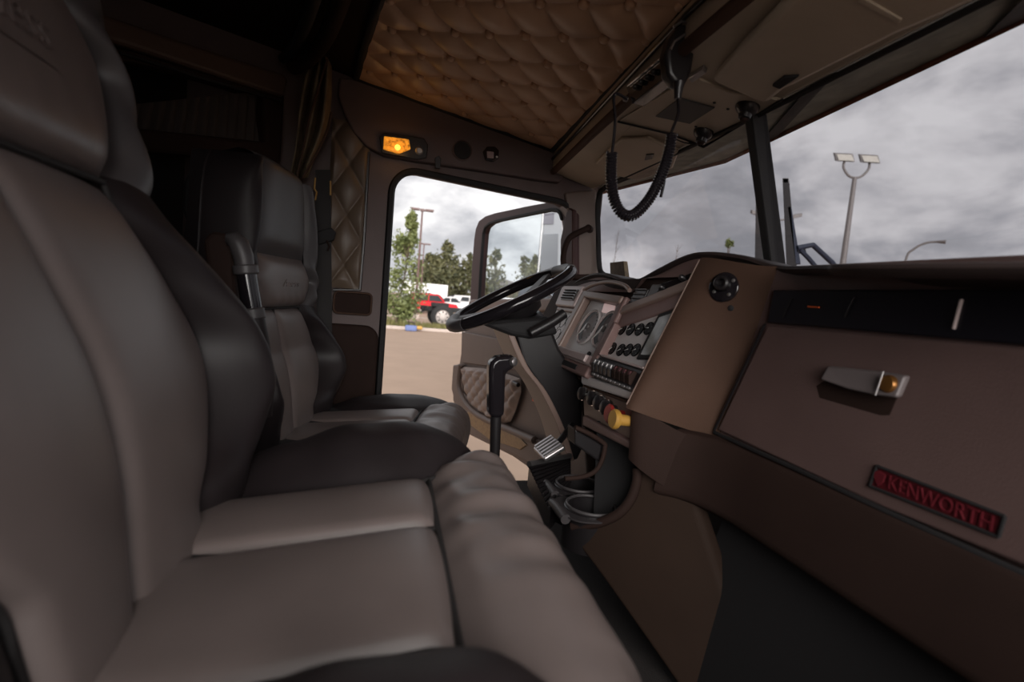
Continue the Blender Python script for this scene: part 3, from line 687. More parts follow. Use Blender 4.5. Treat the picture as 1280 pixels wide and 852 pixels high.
for s, tt in (ST(735, 408), ST(755.5, 411.5)):
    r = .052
    g = MB().lathe(PP(s, tt, -.004), NN, [(r*1.06, 0), (r*1.06, .004), (r, .006), (r*.95, .005), (r*.94, .002), (.0005, .002)], 40).build('dial', M_pale, da, smooth=40)  # disc is pale to paint the glare beside the black crescent
    MB().lathe(PP(s, tt, -.002), NN, [(r*1.10, 0), (r*1.10, .003), (r*1.05, .005), (r*1.05, 0)], 40).build('bezel', M_silver, g, smooth=40)
    b = MB()
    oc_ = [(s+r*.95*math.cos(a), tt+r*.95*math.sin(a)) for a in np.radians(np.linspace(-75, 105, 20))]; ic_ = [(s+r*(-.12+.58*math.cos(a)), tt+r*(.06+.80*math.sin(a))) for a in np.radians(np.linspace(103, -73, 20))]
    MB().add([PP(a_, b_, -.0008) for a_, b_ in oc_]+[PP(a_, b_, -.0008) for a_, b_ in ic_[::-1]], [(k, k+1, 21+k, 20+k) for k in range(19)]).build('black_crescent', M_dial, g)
    for k in range(9):
        a = math.radians(10+130*k/8); d = np.array([-math.sin(a), math.cos(a)]); q = np.array([d[1], -d[0]])*.0016
        b.prism([PP(s+d[0]*r*e+f*q[0], tt+d[1]*r*e+f*q[1], .0) for e, f in ((.80, -1), (.90, -1), (.90, 1), (.80, 1))], NN*.001)
    b.build('tick_marks', M_tick, g)
    MB().prism([PP(s+.010, tt+.006, .004), PP(s+.036, tt-.036, .004), PP(s+.002, tt-.004, .004)], NN*.0015).build('needle', M_white, g)
    MB().lathe(PP(s, tt, .0), NN, [(.009, 0), (.009, .007), (.005, .009)], 14).build('needle_hub', M_steel, g, smooth=40)
plate([(.392, -.098), (.318, -.103), (.304, -.130), (.382, -.126)], -.004, -.001, 'message_screen', M_pink, da, .001)
MB().lathe(PP(.325, -.252, -.004), NN, [(.006, 0), (.006, .006), (.004, .008)], 10).build('trip_button', M_mblk, da, smooth=40)
plate(rc(.255, .545, -.318, -.286), -.02, .014, 'lower_cluster_lip', M_maroon, da, .006, 3)
plate(rc(.325, .47, -.309, -.294), .014, .0165, 'slot', M_mblk, da, .005)
# left bay
plate([(.552, -.055), (.76, -.060), (.70, -.32), (.552, -.32)], -.012, .0, 'left_plate', M_silver, da, .003)
plate([(.552, -.052), (.742, -.052), (.720, -.128), (.552, -.128)], 0, .022, 'vent_housing', M_pale, da, .006, 3)
v = plate(rc(.568, .680, -.108, -.068), .022, .026, 'air_vent', M_blk, da, .004)
for k in range(4): plate(rc(.575, .674, -.103+.0095*k, -.100+.0095*k), .026, .031, 'louvre', M_dkbrown, v, .0008)
plate([(.552, -.128), (.715, -.128), (.712, -.142), (.552, -.142)], 0, .012, 'left_ledge', M_trim, da, .004)
for i, (s, t) in enumerate(((.582, -.170), (.626, -.176), (.575, -.222), (.620, -.224), (.66, -.19))): gauge(s, t, .021, da, 20+i)
plate(rc(.555, .70, -.285, -.265), 0, .015, 'left_sill', M_pale, da, .004)
# knee ledge and air valve panel
LG = [(732, 470), (760, 482), (803, 497), (803, 506), (772, 500), (730, 484)]
def vx(px, py, x=.565): return at(px, py, x=x)
MB().prism([vx(*q, .55) for q in ((726, 468), (797, 491), (797, 503), (726, 480))], (.06, 0, 0)).build('knee_ledge', M_silver, da, bevel=.006, bseg=3)
vp = MB().prism([vx(*q) for q in ((728, 478), (800, 503), (791, 556), (730, 524))], (.03, 0, 0)).build('valve_panel', M_trim, da, bevel=.003)
MB().tube([vx(q[0], q[1], .562) for q in ((731, 482), (797, 506))], .004, 6).build('panel_rim', M_brown, vp, smooth=60)
MB().prism([vx(*q, .553) for q in ((728, 518), (791, 553), (791, 564), (728, 532))], (.04, 0, 0)).build('lower_rail', M_maroon, da, bevel=.006, bseg=3)
XA = np.array([-1., 0, .1])
for px, py, m, r, h in ((737, 493, M_blk, .017, .028), (751, 499, M_blk, .018, .032), (761, 505, M_blk, .018, .034), (770, 511, M_blk, .018, .034)):
    k = MB().lathe(vx(px, py), XA, [(r*.5, 0), (r*.5, h*.6), (r, h*.65), (r*1.0, h), (r*.6, h*1.15)], 20).build('valve_knob', m, vp, smooth=40)
    MB().lathe(vx(px, py)+XA*h*.5, XA, [(r*1.08, 0), (r*1.08, .006), (r*.6, .006)], 20).build('chrome_ring', M_chrome, k, smooth=40)
for px, py, m, r, h in ((779, 519, M_red, .021, .040), (795, 527, M_yellow, .021, .058)):
    k = MB().lathe(vx(px, py), XA, [(r*.55, 0), (r*.6, h*.74), (r*1.0, h*.80), (r*1.06, h*.92), (r*.9, h)], 22)
    k.build('parking_valve', m, vp, smooth=40)['label'] = ('red pull knob' if m is M_red else 'yellow pull knob')
# wing: the curved flank between the instruments and the glove box
WT = [at(*p) if False else None for p in ()]
e1 = [DA+UU*t+NN*.006 for t in np.linspace(.012, -.345, 12)]             # edge facing the driver
def wing(s, t):
    a = DA+UU*(.018-.36*t)+NN*.014
    c = np.array([.712, .79+.105*t, 1.0-.355*t])
    b1 = np.array([a[0]+.004, a[1]-.055, a[2]]); b2 = np.array([c[0]-.03, c[1]+.065, c[2]])
    u = 1-s; return a*u**3+3*b1*u*u*s+3*b2*u*s*s+c*s**3
MB().grid(wing, 26, 30).build('wing_panel', M_brown, da, smooth=70)
MB().tube([DA+UU*t+NN*.012+[0, .003, 0] for t in np.linspace(.012, -.335, 10)], .0035, 6).build('wing_edge', M_trim, da, smooth=60)
def wn(s, t):
    e_ = .01; p = np.array(wing(s, t)); n = np.cross(np.array(wing(s+e_, t))-p, np.array(wing(s, t+e_))-p); n /= np.linalg.norm(n)
    return p, (n if n[1] < 0 else -n)
def nearest(px, py):
    bst = None
    d = ray(px, py); d /= np.linalg.norm(d)
    for i in range(41):
        for j in range(41):
            p = np.array(wing(i/40, j/40)); v_ = p-CAM; e_ = np.linalg.norm(v_-np.dot(v_, d)*d)
            if bst is None or e_ < bst[0]: bst = (e_, i/40, j/40)
    return wn(min(.98, bst[1]), min(.98, bst[2]))
p, n = nearest(907, 357)
so = MB().lathe(p-n*.004, n, [(.030, 0), (.030, .008), (.027, .010), (.004, .010)], 28).build('round_socket', M_gloss, da, smooth=40)
MB().lathe(p+n*.004+np.array([0, -.0, .006]), n, [(.015, 0), (.015, .014), (.012, .017), (.009, .017), (.008, .006), (.001, .006)], 22).build('socket_cap', M_blk, so, smooth=40)
tu = np.cross(n, [0, 0, 1.]); tu /= np.linalg.norm(tu); tv = np.cross(tu, n)
for a, b in ((-.8, .55), (-.62, -.62), (.68, -.45)):
    MB().lathe(p+n*.005+tu*a*.024+tv*b*.024, n, [(.0042, 0), (.0036, .003), (.001, .004)], 10).build('screw', M_steel, so, smooth=40)
p, n = nearest(913, 387)
MB().lathe(p-n*.003, n, [(.006, 0), (.006, .004), (.004, .005)], 14).build('plug_hole', M_mblk, da, smooth=40)
# passenger side: face, black strip, glove box door
XF = .70
fx = lambda px, py, d=0.0: at(px, py, x=XF-d)
y0_, y1_ = -.12, .80
MB().prism([(XF+.010, .86, 1.0), (XF+.010, y0_, 1.0), (XF+.010, y0_, .60), (XF+.010, .97, .60)], (.03, 0, 0)).build('passenger_face', M_glove, da, bevel=.003)
sp_ = MB().prism([fx(966, 362), fx(1300, 361), fx(1340, 361), fx(1340, 437), fx(1280, 431), fx(958, 403)], (.02, 0, 0)).build('switch_strip', mat('strip_black', (.012, .011, .016), .3), da, bevel=.003)
for a, b in (((1202, 374), (1192, 411)),):
    MB().tube([fx(*a, .002), fx(*b, .002)], .0022, 6).build('strip_divider', M_pale, sp_, smooth=60)
for xx in (985, 1062):
    MB().tube([fx(xx+6, 372, .001), fx(xx-6, 396, .001)], .0014, 6).build('strip_divider', M_blk, sp_, smooth=60)
MB().tube([fx(1010, 383, .001), fx(1024, 384, .001)], .0016, 6).build('strip_lamp', M_orange, sp_, smooth=60)
gd = MB().prism([fx(958, 406), fx(1280, 434), fx(1360, 441), fx(1400, 760), fx(1280, 708), fx(1100, 633), fx(896, 537)], (.022, 0, 0)).build('glove_box_door', M_glove, da, bevel=.005, bseg=3)
MB().tube([fx(q[0], q[1], .002) for q in ((956, 405), (925, 470), (893, 537))], .003, 6).build('door_gap', M_blk, da, smooth=60)
# recessed pull with brass lock
MB().prism([fx(*q, .0005) for q in ((1020, 482), (1042, 468), (1130, 478), (1112, 519), (1100, 519), (1024, 497))], (.002, 0, 0)).build('pull_recess', M_dkbrown, gd, bevel=.0008)
hb = []
for k, (a, b) in enumerate((((1034, 457), (1024, 474)), ((1065, 460), (1058, 486)), ((1100, 464), (1090, 493)), ((1132, 469), (1120, 497)))): hb.append((a, b))
mbp = MB()
tops = [fx(*a, .012) for a, b in hb]; bots = [fx(*b, .020) for a, b in hb]
mbp.prism(tops+bots[::-1], (.012, 0, 0))
hh = mbp.build('pull_handle', mat('handle_grey', (.15, .125, .125), .4), gd, bevel=.004, bseg=3)
MB().tube([fx(1104, 464, .0205), fx(1094, 494, .024)], .0014, 6).build('handle_split', M_steel, hh, smooth=60)
MB().lathe(fx(1112, 480, .014), (-1, 0, .1), [(.0125, 0), (.0125, .004), (.010, .007), (.003, .008)], 20).build('lock', M_amberlock, hh, smooth=40)
# red name plate: sunk tray with raised letters
c0, c1, c2, c3 = fx(1094, 584), fx(1254, 646), fx(1247, 669), fx(1089, 606)
npl = MB().prism([fx(*q, .0012) for q in ((1096, 582), (1256, 645), (1248, 671), (1087, 607))], (.003, 0, 0)).build('name_plate', M_redplate, gd, bevel=.0008)
fr = MB()
for a, b in (((1096, 582), (1256, 645)), ((1256, 645), (1248, 671)), ((1248, 671), (1087, 607)), ((1087, 607), (1096, 582))): fr.tube([fx(*a, .002), fx(*b, .002)], .0022, 6)
fr.build('plate_rim', M_mblk, npl, smooth=60)
ctr = (c0+c1+c2+c3)/4; uu = (c1-c0)/np.linalg.norm(c1-c0); vv = np.array([0, 0, 1.]); hgt = np.linalg.norm(c0-c3); wid = np.linalg.norm(c1-c0)
_pr = bpy.data.curves.new('t', 'FONT'); _pr.body = 'KENWORTH'; _pr.size = hgt*.98; _po = bpy.data.objects.new('t', _pr); COL.objects.link(_po); bpy.context.view_layer.update(); LS = wid*.80/_po.dimensions.x; bpy.data.objects.remove(_po); bpy.data.curves.remove(_pr)
text_mesh('KENWORTH', hgt*.98, .0012, lambda x, y, z: ctr-uu*(x*LS)*-1+uu*wid*.06+vv*y+np.array([-.002-z, 0, 0]), 'raised_letters', M_redletter, npl)
em = ctr-uu*wid*.43+np.array([-.0015, 0, 0])
MB().prism([em+uu*a*hgt+vv*b*hgt for a, b in ((-.32, .30), (0, .40), (.32, .30), (.26, -.1), (0, -.40), (-.26, -.1))], (-.002, 0, 0)).build('emblem', M_redletter, npl, bevel=.0006)
# lower knee pad under the glove box
kp = [(.716, .655), (.696, .650), (.686, .62), (.672, .555), (.666, .518), (.70, .50), (.76, .49)]
def knee(s, t):
    k = t*(len(kp)-1); i = min(int(k), len(kp)-2); f = k-i
    y = -.12+1.06*s; xx = kp[i][0]*(1-f)+kp[i+1][0]*f; zz = kp[i][1]*(1-f)+kp[i+1][1]*f
    b_ = max(0, (y-.78)/.16); return (xx-.05*b_**2+ (0 if y < .9 else -.02*(y-.9)/.04), y, zz)
MB().grid(knee, 40, 24, flip=True).build('knee_pad', M_dkbrown, da, smooth=60)
MB().tube([fx(q[0], q[1], .001) for q in ((893, 540), (1000, 588), (1100, 635), (1300, 726))], .004, 6).build('pad_gap', M_mblk, da, smooth=60)
def wl_(s, t):
    a = np.array([.541+.006*t, .972, .704-.125*t])
    k_ = t*(len(kp)-1); i = min(int(k_), len(kp)-2); f = k_-i
    xx = kp[i][0]*(1-f)+kp[i+1][0]*f; zz = kp[i][1]*(1-f)+kp[i+1][1]*f
    c = np.array([.692-.028*t, .88, .638-.120*t]); b1 = a+[.004, -.046, -.014]; b2 = c+[-.020, .062, -.008]
    u = 1-s; return a*u**3+3*b1*u*u*s+3*b2*u*s*s+c*s**3
MB().grid(wl_, 24, 20).build('wing_lower_pad', M_dkbrown, da, smooth=70)
# ------------------------------------------------------------------ lower console: brown side with arched cut-out, cup holder tray
lc = thing('lower_console', (.5, .95, .12), 'brown lower console with an arched cut-out around black cup holders', 'console')
cn = np.array([.76, .65, -.32]); c0p = np.array([.585, 1.0, .57])
cq = lambda px, py, d=0.0: atp(px, py, cn, c0p)-cn*d
arc = [(797, 586), (797, 600), (790, 622), (776, 640), (756, 651), (735, 656), (716, 657)]
body = [(800, 500), (880, 560), (880, 640), (960, 720), (1080, 850), (1160, 1000), (930, 1000), (845, 860), (760, 720), (712, 668)]
pan = [(716, 657), (735, 656), (756, 651), (776, 640), (790, 622), (797, 598), (797, 545), (868, 590), (872, 640), (905, 740), (960, 850), (1000, 930), (960, 960), (905, 930), (850, 862), (800, 790), (752, 722), (712, 668)]
MB().prism([cq(*q) for q in pan], (.03, 0, 0)).build('side_panel', mat('console_brown', (.030, .018, .013), .7, spec=.1, var=.1), lc, bevel=.014, bseg=4)
MB().prism([(.735, .86, .56), (.735, -.12, .56), (.66, -.12, .12), (.60, .86, .12)], (.03, 0, 0)).build('kick_panel', M_mblk, lc)
MB().tube(curve3([cq(q[0], q[1], .004) for q in arc], 6), .011, 10).build('arch_trim', M_dkbrown, lc, smooth=60)
mt = MB()
mt.prism([cq(*q)+[.10, 0, 0] for q in ((700, 525), (798, 545), (800, 660), (690, 690))], (.02, 0, 0)); mt.build('dark_back', M_mblk, lc)
sh = MB().tube(curve3([at(px, py, y=1.02) for px, py in ((719, 534), (735, 541), (754, 553), (756, 560), (751, 578), (742, 590), (726, 596), (706, 598))], 6), .0055, 8).build('bin_rim', M_dkbrown, lc, smooth=60)
MB().prism([at(px, py, y=1.03) for px, py in ((719, 536), (754, 556), (750, 578), (719, 556))], (0, .05, 0)).build('bin', M_blk, lc, bevel=.004)
# cup holder tray with two real wells
zt = .43
tq = lambda px, py, z=zt: at(px, py, z=z)
t0 = [(700, 612), (760, 605), (790, 632), (770, 655), (722, 656), (688, 628)]
wells = [((722, 604), .047), ((742, 630), .047)]
ce = [tq(723, 606), tq(739, 633)]
tray = MB()
for c in ce: tray.lathe(c, (0, 0, 1), [(.049, -.085), (.052, 0), (.058, .004), (.064, 0), (.064, -.09), (.03, -.09)], 32)
tr_ = tray.build('cup_well', M_blk, lc, smooth=40)
lo_ = MB(); pc = (ce[0]+ce[1])/2
ring = []
ax_ = ce[1]-ce[0]; al_ = math.atan2(ax_[1], ax_[0])
for k in range(40):
    a = 2*PI*k/40; ring.append((math.cos(a), math.sin(a)))
def plate_with_wells():
    b = MB()
    for c in ce:
        o_ = []; i_ = []
        for k in range(40):
            a = 2*PI*k/40; o_.append(c+np.array([.082*math.copysign(abs(math.cos(a))**.7, math.cos(a)), .078*math.copysign(abs(math.sin(a))**.7, math.sin(a)), -.002])); i_.append(c+np.array([.060*math.cos(a), .060*math.sin(a), -.002]))
        b.add(o_+i_, [(k, (k+1) % 40, 40+(k+1) % 40, 40+k) for k in range(40)])
    return b
for c in ce: MB().tube([c+np.array([.058*math.cos(a), .058*math.sin(a), .004]) for a in np.linspace(0, 2*PI, 33)[:-1]], .004, 6, closed=True).build('well_rim', M_char, lc, smooth=60)
plate_with_wells().build('tray_top', mat('tray_black', (.045, .04, .042), .3), lc, solid=.004, o_off=-1)
for c in ce:
    MB().tube([c+np.array([-.080, dy, -.012+.006*math.cos(dy*20)]) for dy in np.linspace(-.045, .045, 8)], .012, 10).build('tray_lip', M_char, lc, smooth=60)
# ================================================================== steering wheel and column
YWH = 1.50
wc = at(637, 372, y=YWH); e0 = at(561, 409, y=YWH); e1_ = at(712, 335, y=YWH)
wu = (e1_-e0); RW = np.linalg.norm(wu)/2; wu /= np.linalg.norm(wu); wv_ = np.array([0, 1., 0]); wn_ = np.cross(wu, wv_); wn_ = wn_ if wn_[2] > 0 else -wn_
wc = (e0+e1_)/2
sw = thing('steering_wheel', wc-wn_*.10, 'black steering wheel with glossy rim and leather spokes in front of the driver seat', 'steering wheel')
rim = [wc+RW*.94*(math.cos(a)*wu+math.sin(a)*wv_) for a in np.linspace(0, 2*PI, 73)[:-1]]
MB().tube(rim, .0175, 12, closed=True).build('rim', M_gloss, sw, smooth=60)
for k in range(4):
    a = math.radians((28, 152, 208, 332)[k]); d = math.cos(a)*wu+math.sin(a)*wv_; q = -math.sin(a)*wu+math.cos(a)*wv_
    pts = [wc+d*.05-wn_*.035+q*.030, wc+d*.05-wn_*.035-q*.030, wc+d*(RW*.93)-q*.016-wn_*.004, wc+d*(RW*.93)+q*.016-wn_*.004]
    MB().prism(pts, wn_*.012).build('spoke', M_char, sw, bevel=.004)
MB().lathe(wc-wn_*.075, wn_, [(.05, 0), (.075, .015), (.080, .04), (.070, .052), (.03, .056)], 32).build('hub', M_blk, sw, smooth=50)
MB().lathe(wc-wn_*.019, wn_, [(.032, 0), (.030, .004), (.01, .006)], 24).build('horn_button', M_char, sw, smooth=50)
# grip wrap on the rim
for a0, a1 in ((-.35, .35), (2.6, 3.65)):
    MB().tube([wc+RW*.94*(math.cos(a)*wu+math.sin(a)*wv_) for a in np.linspace(a0, a1, 18)], .0190, 12).build('grip', M_char, sw, smooth=60)
co = thing('steering_column', at(718, 575, y=1.45), 'steering column shroud with brown spine and black sides below the wheel', 'steering column')
yc0, yc1 = 1.40, 1.58
cs = [(642, 408), (690, 410), (700, 436), (728, 478), (729, 560), (722, 576), (713, 574), (700, 532), (678, 487), (655, 456)]
MB().prism([at(px, py, y=yc0) for px, py in cs], (0, yc1-yc0, 0)).build('shroud', M_blk, co, bevel=.010, bseg=3)
spn = curve3([at(px, py, y=yc0) for px, py in ((636, 412), (655, 456), (678, 487), (700, 532), (713, 574))], 6)
b = MB(); vs = []; 
for p in spn: vs += [p+[-.010, -.006, 0], p+[-.010, yc1-yc0+.006, 0], p+[.012, yc1-yc0+.006, -.004], p+[.012, -.006, -.004]]
fs = [(i*4+k, i*4+(k+1) % 4, i*4+4+(k+1) % 4, i*4+4+k) for i in range(len(spn)-1) for k in range(4)]
b.add(vs, fs+[(3, 2, 1, 0), tuple(range(len(vs)-4, len(vs)))]); b.build('spine', M_trim, co, bevel=.003)
MB().lathe(wc-wn_*.20, wn_, [(.058, 0), (.070, .03), (.074, .10), (.062, .125)], 28).build('upper_housing', M_blk, co, smooth=50)
MB().prism([at(px, py, y=yc0-.02) for px, py in ((600, 404), (640, 400), (690, 396), (700, 418), (664, 424), (640, 420))], (0, .12, 0)).build('collar', M_mblk, co, bevel=.015, bseg=3)
MB().tube([at(662, 417, y=1.36), at(690, 402, y=1.36), at(706, 391, y=1.36)], [.014, .0155, .015], 12).build('signal_lever', M_blk, co, smooth=50, bevel=.003)
MB().prism([at(px, py, y=1.385) for px, py in ((568, 398), (600, 385), (606, 398), (590, 410))], (0, .02, 0)) 
# gear lever
yg = 1.12
gl = thing('gear_lever', at(617, 556, y=yg), 'tall black gear lever with bent grip in front of the far seat', 'gear lever')
MB().prism([at(px, py, y=yg-.02) for px, py in ((612, 520), (612, 462), (614, 453), (622, 446), (640, 444), (646, 448), (644, 460), (633, 466), (631, 520), (622, 524))], (0, .04, 0)).build('grip', M_gloss, gl, bevel=.010, bseg=3, smooth=60)
MB().tube([at(620, 518, y=yg), at(618, 580, y=yg), at(617, 640, y=yg)], [.013, .012, .012], 12).build('shaft', M_blk, gl, smooth=60)
MB().lathe(at(642, 452, y=yg-.02), (.6, -.8, .1), [(.010, -.004), (.010, .004), (.006, .007)], 14).build('range_button', M_steel, gl, smooth=50)
# pedal, ribbed mat
pd = thing('brake_pedal', at(690, 560, y=1.35), 'worn metal brake pedal on a black arm beside the steering column', 'pedal')
pf = [at(px, py, y=1.33) for px, py in ((665, 553), (676, 544), (692, 545), (694, 554), (680, 560), (671, 565))]
pc_ = sum(pf)/len(pf)
MB().prism([pc_+np.array([a*.028-.02*b, c_, .022*b+.018*a]) for a, b, c_ in ((-1, -1, -.05), (1, -1, -.05), (1, -1, .05), (-1, -1, .05))], (-.006, 0, .012)).build('pedal_pad', M_steel, pd, bevel=.004)
for k in range(5):
    y_ = pc_[1]-.04+.02*k
    MB().prism([pc_+np.array([a*.024+.02-.006, y_-pc_[1]+dd, -.022+.018*a*.9+.012]) for a, dd in ((-1, -.004), (1, -.004), (1, .004), (-1, .004))], (-.003, 0, .006)).build('tread_bar', M_steel, pd)
MB().tube([pc_+[.03, 0, -.015], at(702, 548, y=1.36), at(716, 530, y=1.40)], .009, 8).build('arm', M_blk, pd, smooth=60)
ft = thing('throttle_pedal', at(700, 600, y=1.2), 'ribbed black floor pedal with a grey top edge', 'pedal')
rp = [at(px, py, z=.42) for px, py in ((660, 586), (704, 574), (712, 592), (690, 622))]
q0, q1, q2, q3 = [at(px, py, z=zz) for (px, py), zz in zip(((661, 584), (712, 573), (712, 606), (688, 640)), (.44, .44, .42, .41))]
MB().prism([q0, q1, q2, q3], (0, 0, -.05)).build('base', M_blk, ft)
for k in range(11):
    t = (k+.5)/11; a = q0+(q3-q0)*t; b = q1+(q2-q1)*t
    MB().tube([a+[0, 0, .004], b+[0, 0, .004]], .0045, 6).build('rib', M_blk, ft, smooth=60)
MB().tube([q0+[0, 0, .008], q1+[0, 0, .008]], .010, 8).build('top_edge', M_steel, ft, smooth=60)
# ================================================================== open driver's door
hx, hy = .715, 1.93
dd_ = np.array([-.225, .974, 0]); dn = np.array([.974, .225, 0]); dp = np.array([hx, hy, 0])
def dq(px, py, o=0.0): return atp(px, py, dn, dp-dn*o)            # o towards the driver seat
def wd(a, z, o=0.0): return dp+dd_*a+np.array([0, 0, z])-dn*o
def inv(px, py):
    p = dq(px, py); return float(np.dot(p-dp, dd_)), float(p[2])
dr = thing('door_1', (hx, hy, .1), kind='structure')
# window frame: outline inner and outer
fo = [(716, 268), (712, 258), (703, 252), (692, 251), (655, 258), (618, 266), (606, 270), (598, 276), (594, 286), (592, 300), (589, 338), (587, 376)]
fi_ = [(703, 274), (701, 267), (697, 263), (690, 262), (655, 269), (622, 276), (613, 279), (607, 284), (604.5, 292), (603.5, 304), (601, 338), (599, 376)]
def band(P, Q, o, h, name, m, **k):
    b = MB(); n = len(P); vs = [dq(*p, o) for p in P]+[dq(*q, o) for q in Q]; vs += [v+dn*h for v in vs]
    fs = []
    for i in range(n-1):
        fs += [(i, i+1, n+i+1, n+i), (2*n+i+1, 2*n+i, 3*n+i, 3*n+i+1), (i+1, i, 2*n+i, 2*n+i+1), (n+i, n+i+1, 3*n+i+1, 3*n+i)]
    fs += [(0, n, 3*n, 2*n), (n-1, 3*n-1, 4*n-1, 2*n-1)]
    b.add(vs, fs); return b.build(name, m, dr, **k)
fo2 = [(716, 376)]+fo; fi2 = [(703, 376)]+fi_
n_ = min(len(fo2), len(fi2)); band(fo2[:n_], fi2[:n_], .02, .035, 'window_frame', M_paintbr, bevel=.008, bseg=3)
MB().tube([dq(*q, .018) for q in fi2[1:]], .009, 6).build('frame_seal', M_mblk, dr, smooth=60)
MB().prism([dq(*q, .0) for q in ((701, 380), (701, 278), (697, 266), (690, 262), (622, 275), (610, 280), (604, 294), (601, 330), (598, 384))], dn*.004).build('glass', M_clear, dr)
MB().prism([dq(*q, .03) for q in ((700, 376), (716, 376), (716, 262), (709, 258), (700, 300))], dn*.02).build('hinge_stile', M_paintbr, dr, bevel=.006)
# door body
MB().prism([dq(*q, .02) for q in ((586, 376), (716, 372), (735, 600), (700, 612), (640, 570), (580, 540), (566, 500), (566, 478), (574, 455))], dn*.05).build('skin', M_door, dr, bevel=.008, bseg=3)
MB().prism([dq(*q, .035) for q in ((588, 374), (716, 372), (716, 386), (588, 396))], dn*.03).build('sill_cap', M_trim, dr, bevel=.008, bseg=3)
up = MB().prism([dq(*q, .034) for q in ((577, 414), (628, 424), (712, 460), (716, 500), (690, 478), (640, 462), (576, 453))], dn*.02).build('upper_trim', M_door, dr, bevel=.005, bseg=3)
for (px, py) in ((632, 440), (650, 456)):
    k = MB().prism([dq(px+a, py+b, .040) for a, b in ((-4, -5), (6, -3), (7, 7), (-4, 5))], dn*.01).build('window_switch', M_gloss, dr, bevel=.002)
    MB().prism([dq(px+a, py+b, .046) for a, b in ((-2, -3), (2, -2), (2, 4), (-2, 3))], dn*.006).build('switch_cap', M_steel, k, bevel=.001)
# pocket rim sweeping under the tufted pad
MB().tube(curve3([dq(q[0], q[1], .05) for q in ((576, 456), (574, 470), (574, 484), (580, 500), (592, 514), (612, 526), (640, 538), (668, 550))], 6), [.016]*43, 10).build('armrest_sweep', M_door, dr, smooth=60)
MB().prism([dq(*q, .045) for q in ((566, 456), (577, 455), (578, 490), (600, 515), (668, 548), (690, 560), (690, 590), (655, 576), (600, 545), (570, 510), (564, 486))], dn*.02).build('lower_trim', M_door, dr, bevel=.008, bseg=3)
# burl wood insert in the lower trim
MB().prism([dq(*q, .050) for q in ((580, 516), (586, 514), (612, 530), (650, 547), (658, 556), (650, 562), (610, 548), (584, 528))], dn*.01).build('burl_insert', M_wood, dr, bevel=.003)
pc0 = [(584, 458), (612, 460), (640, 466), (660, 473), (661, 490), (654, 512), (648, 526), (636, 530), (620, 522), (598, 506), (588, 486)]
A0 = inv(624, 490)
uvp = [inv(*q) for q in pc0]
G1v, G2v = np.array([.046, .040]), np.array([.046, -.040]); GI = np.linalg.inv(np.array([G1v, G2v]).T)
from mathutils.geometry import intersect_point_line
ctr2 = np.mean(np.array(uvp), axis=0)
def padf(s, t):                                                   # polar map from the pad centre out to its outline
    n = len(uvp); k = s*n; i = int(k) % n; f = k-int(k); p = np.array(uvp[i])*(1-f)+np.array(uvp[(i+1) % n])*f
    q = ctr2+(p-ctr2)*t; a, b_ = GI @ (q-ctr2-np.array([.01, .01])); e_ = min(1, (1-t)*7)
    return wd(q[0], q[1], .038+.012*e_+tuft(a, b_, .015)*e_)
tp = MB().grid(padf, 133, 40).build('tufted_pad', M_taupe, dr, smooth=75)
bb = None
for i in range(-6, 7):
    for j in range(-6, 7):
        q = ctr2+np.array([.01, .01])+i*G1v+j*G2v
        inside = False; k = len(uvp)-1
        for m in range(len(uvp)):
            xi, yi = uvp[m]; xj, yj = uvp[k]
            if (yi > q[1]) != (yj > q[1]) and q[0] < (xj-xi)*(q[1]-yi)/(yj-yi)+xi: inside = not inside
            k = m
        if not inside: continue
        w_ = wd(q[0], q[1], .047)
        if bb is None: bb = o = MB().lathe((0, 0, 0), -dn, [(.0095, -.006), (.0095, .003), (.006, .008), (.002, .009)], 12).build('button', M_taupe, tp, smooth=50); dv = np.array(tp['_o'])
        else: o = bb.copy(); COL.objects.link(o)
        o.location = tuple(w_-np.array((hx, hy, .1))+np.array((hx, hy, .1))-np.array(tp['_o']) if False else w_-np.array((hx, hy, .1)))
MB().tube([dq(642, 478, .06), dq(648, 481, .062)], .010, 10).build('door_latch', M_blk, dr, bevel=.002)
og = MB().prism([dq(*q, .05) for q in ((665, 478), (673, 481), (674, 500), (666, 500))], dn*.01).build('warning_label', M_sign, dr, bevel=.001)
MB().prism([dq(*q, .054) for q in ((665, 494), (671, 497), (669, 503), (665, 501))], dn*.006).build('orange_tab', M_orange, dr, bevel=.002)
# mirror seen through the door glass
mr = thing('round_mirror', dq(682, 404, -.25), 'round convex mirror in a chrome ring seen through the door glass', 'mirror')
mcn = dq(679, 384, -.22); mdir = np.array([-.5, -.85, .05]); mdir /= np.linalg.norm(mdir)
MB().lathe(mcn, mdir, [(.070, -.02), (.078, 0), (.074, .008), (.068, .004)], 28).build('ring', M_chrome, mr, smooth=50)
MB().lathe(mcn+mdir*.002, mdir, [(.068, 0), (.05, .007), (.02, .010), (.001, .0105)], 28).build('glass', mat('mirror_glass', (.8, .82, .84), .04, metal=1.0), mr, smooth=80)
MB().tube([mcn-[0, 0, .078], mcn-[0, 0, .16], mcn-[.03, .08, .22]], .008, 8).build('bracket', M_chrome, mr, smooth=60)
st_ = thing('door_check_arm', at(690, 245, y=2.0), 'thin dark arm above the open door frame', 'bracket')
MB().tube([at(652, 234, y=2.0), at(672, 240, y=2.05), at(684, 249, y=2.1), at(692, 252, y=2.12)], .006, 6).build('arm', M_paintbr, st_, smooth=60)
MB().prism([at(px, py, y=2.04) for px, py in ((672, 240), (678, 238), (680, 245), (675, 247))], (0, .02, 0)).build('clip', M_blk, st_, bevel=.003)
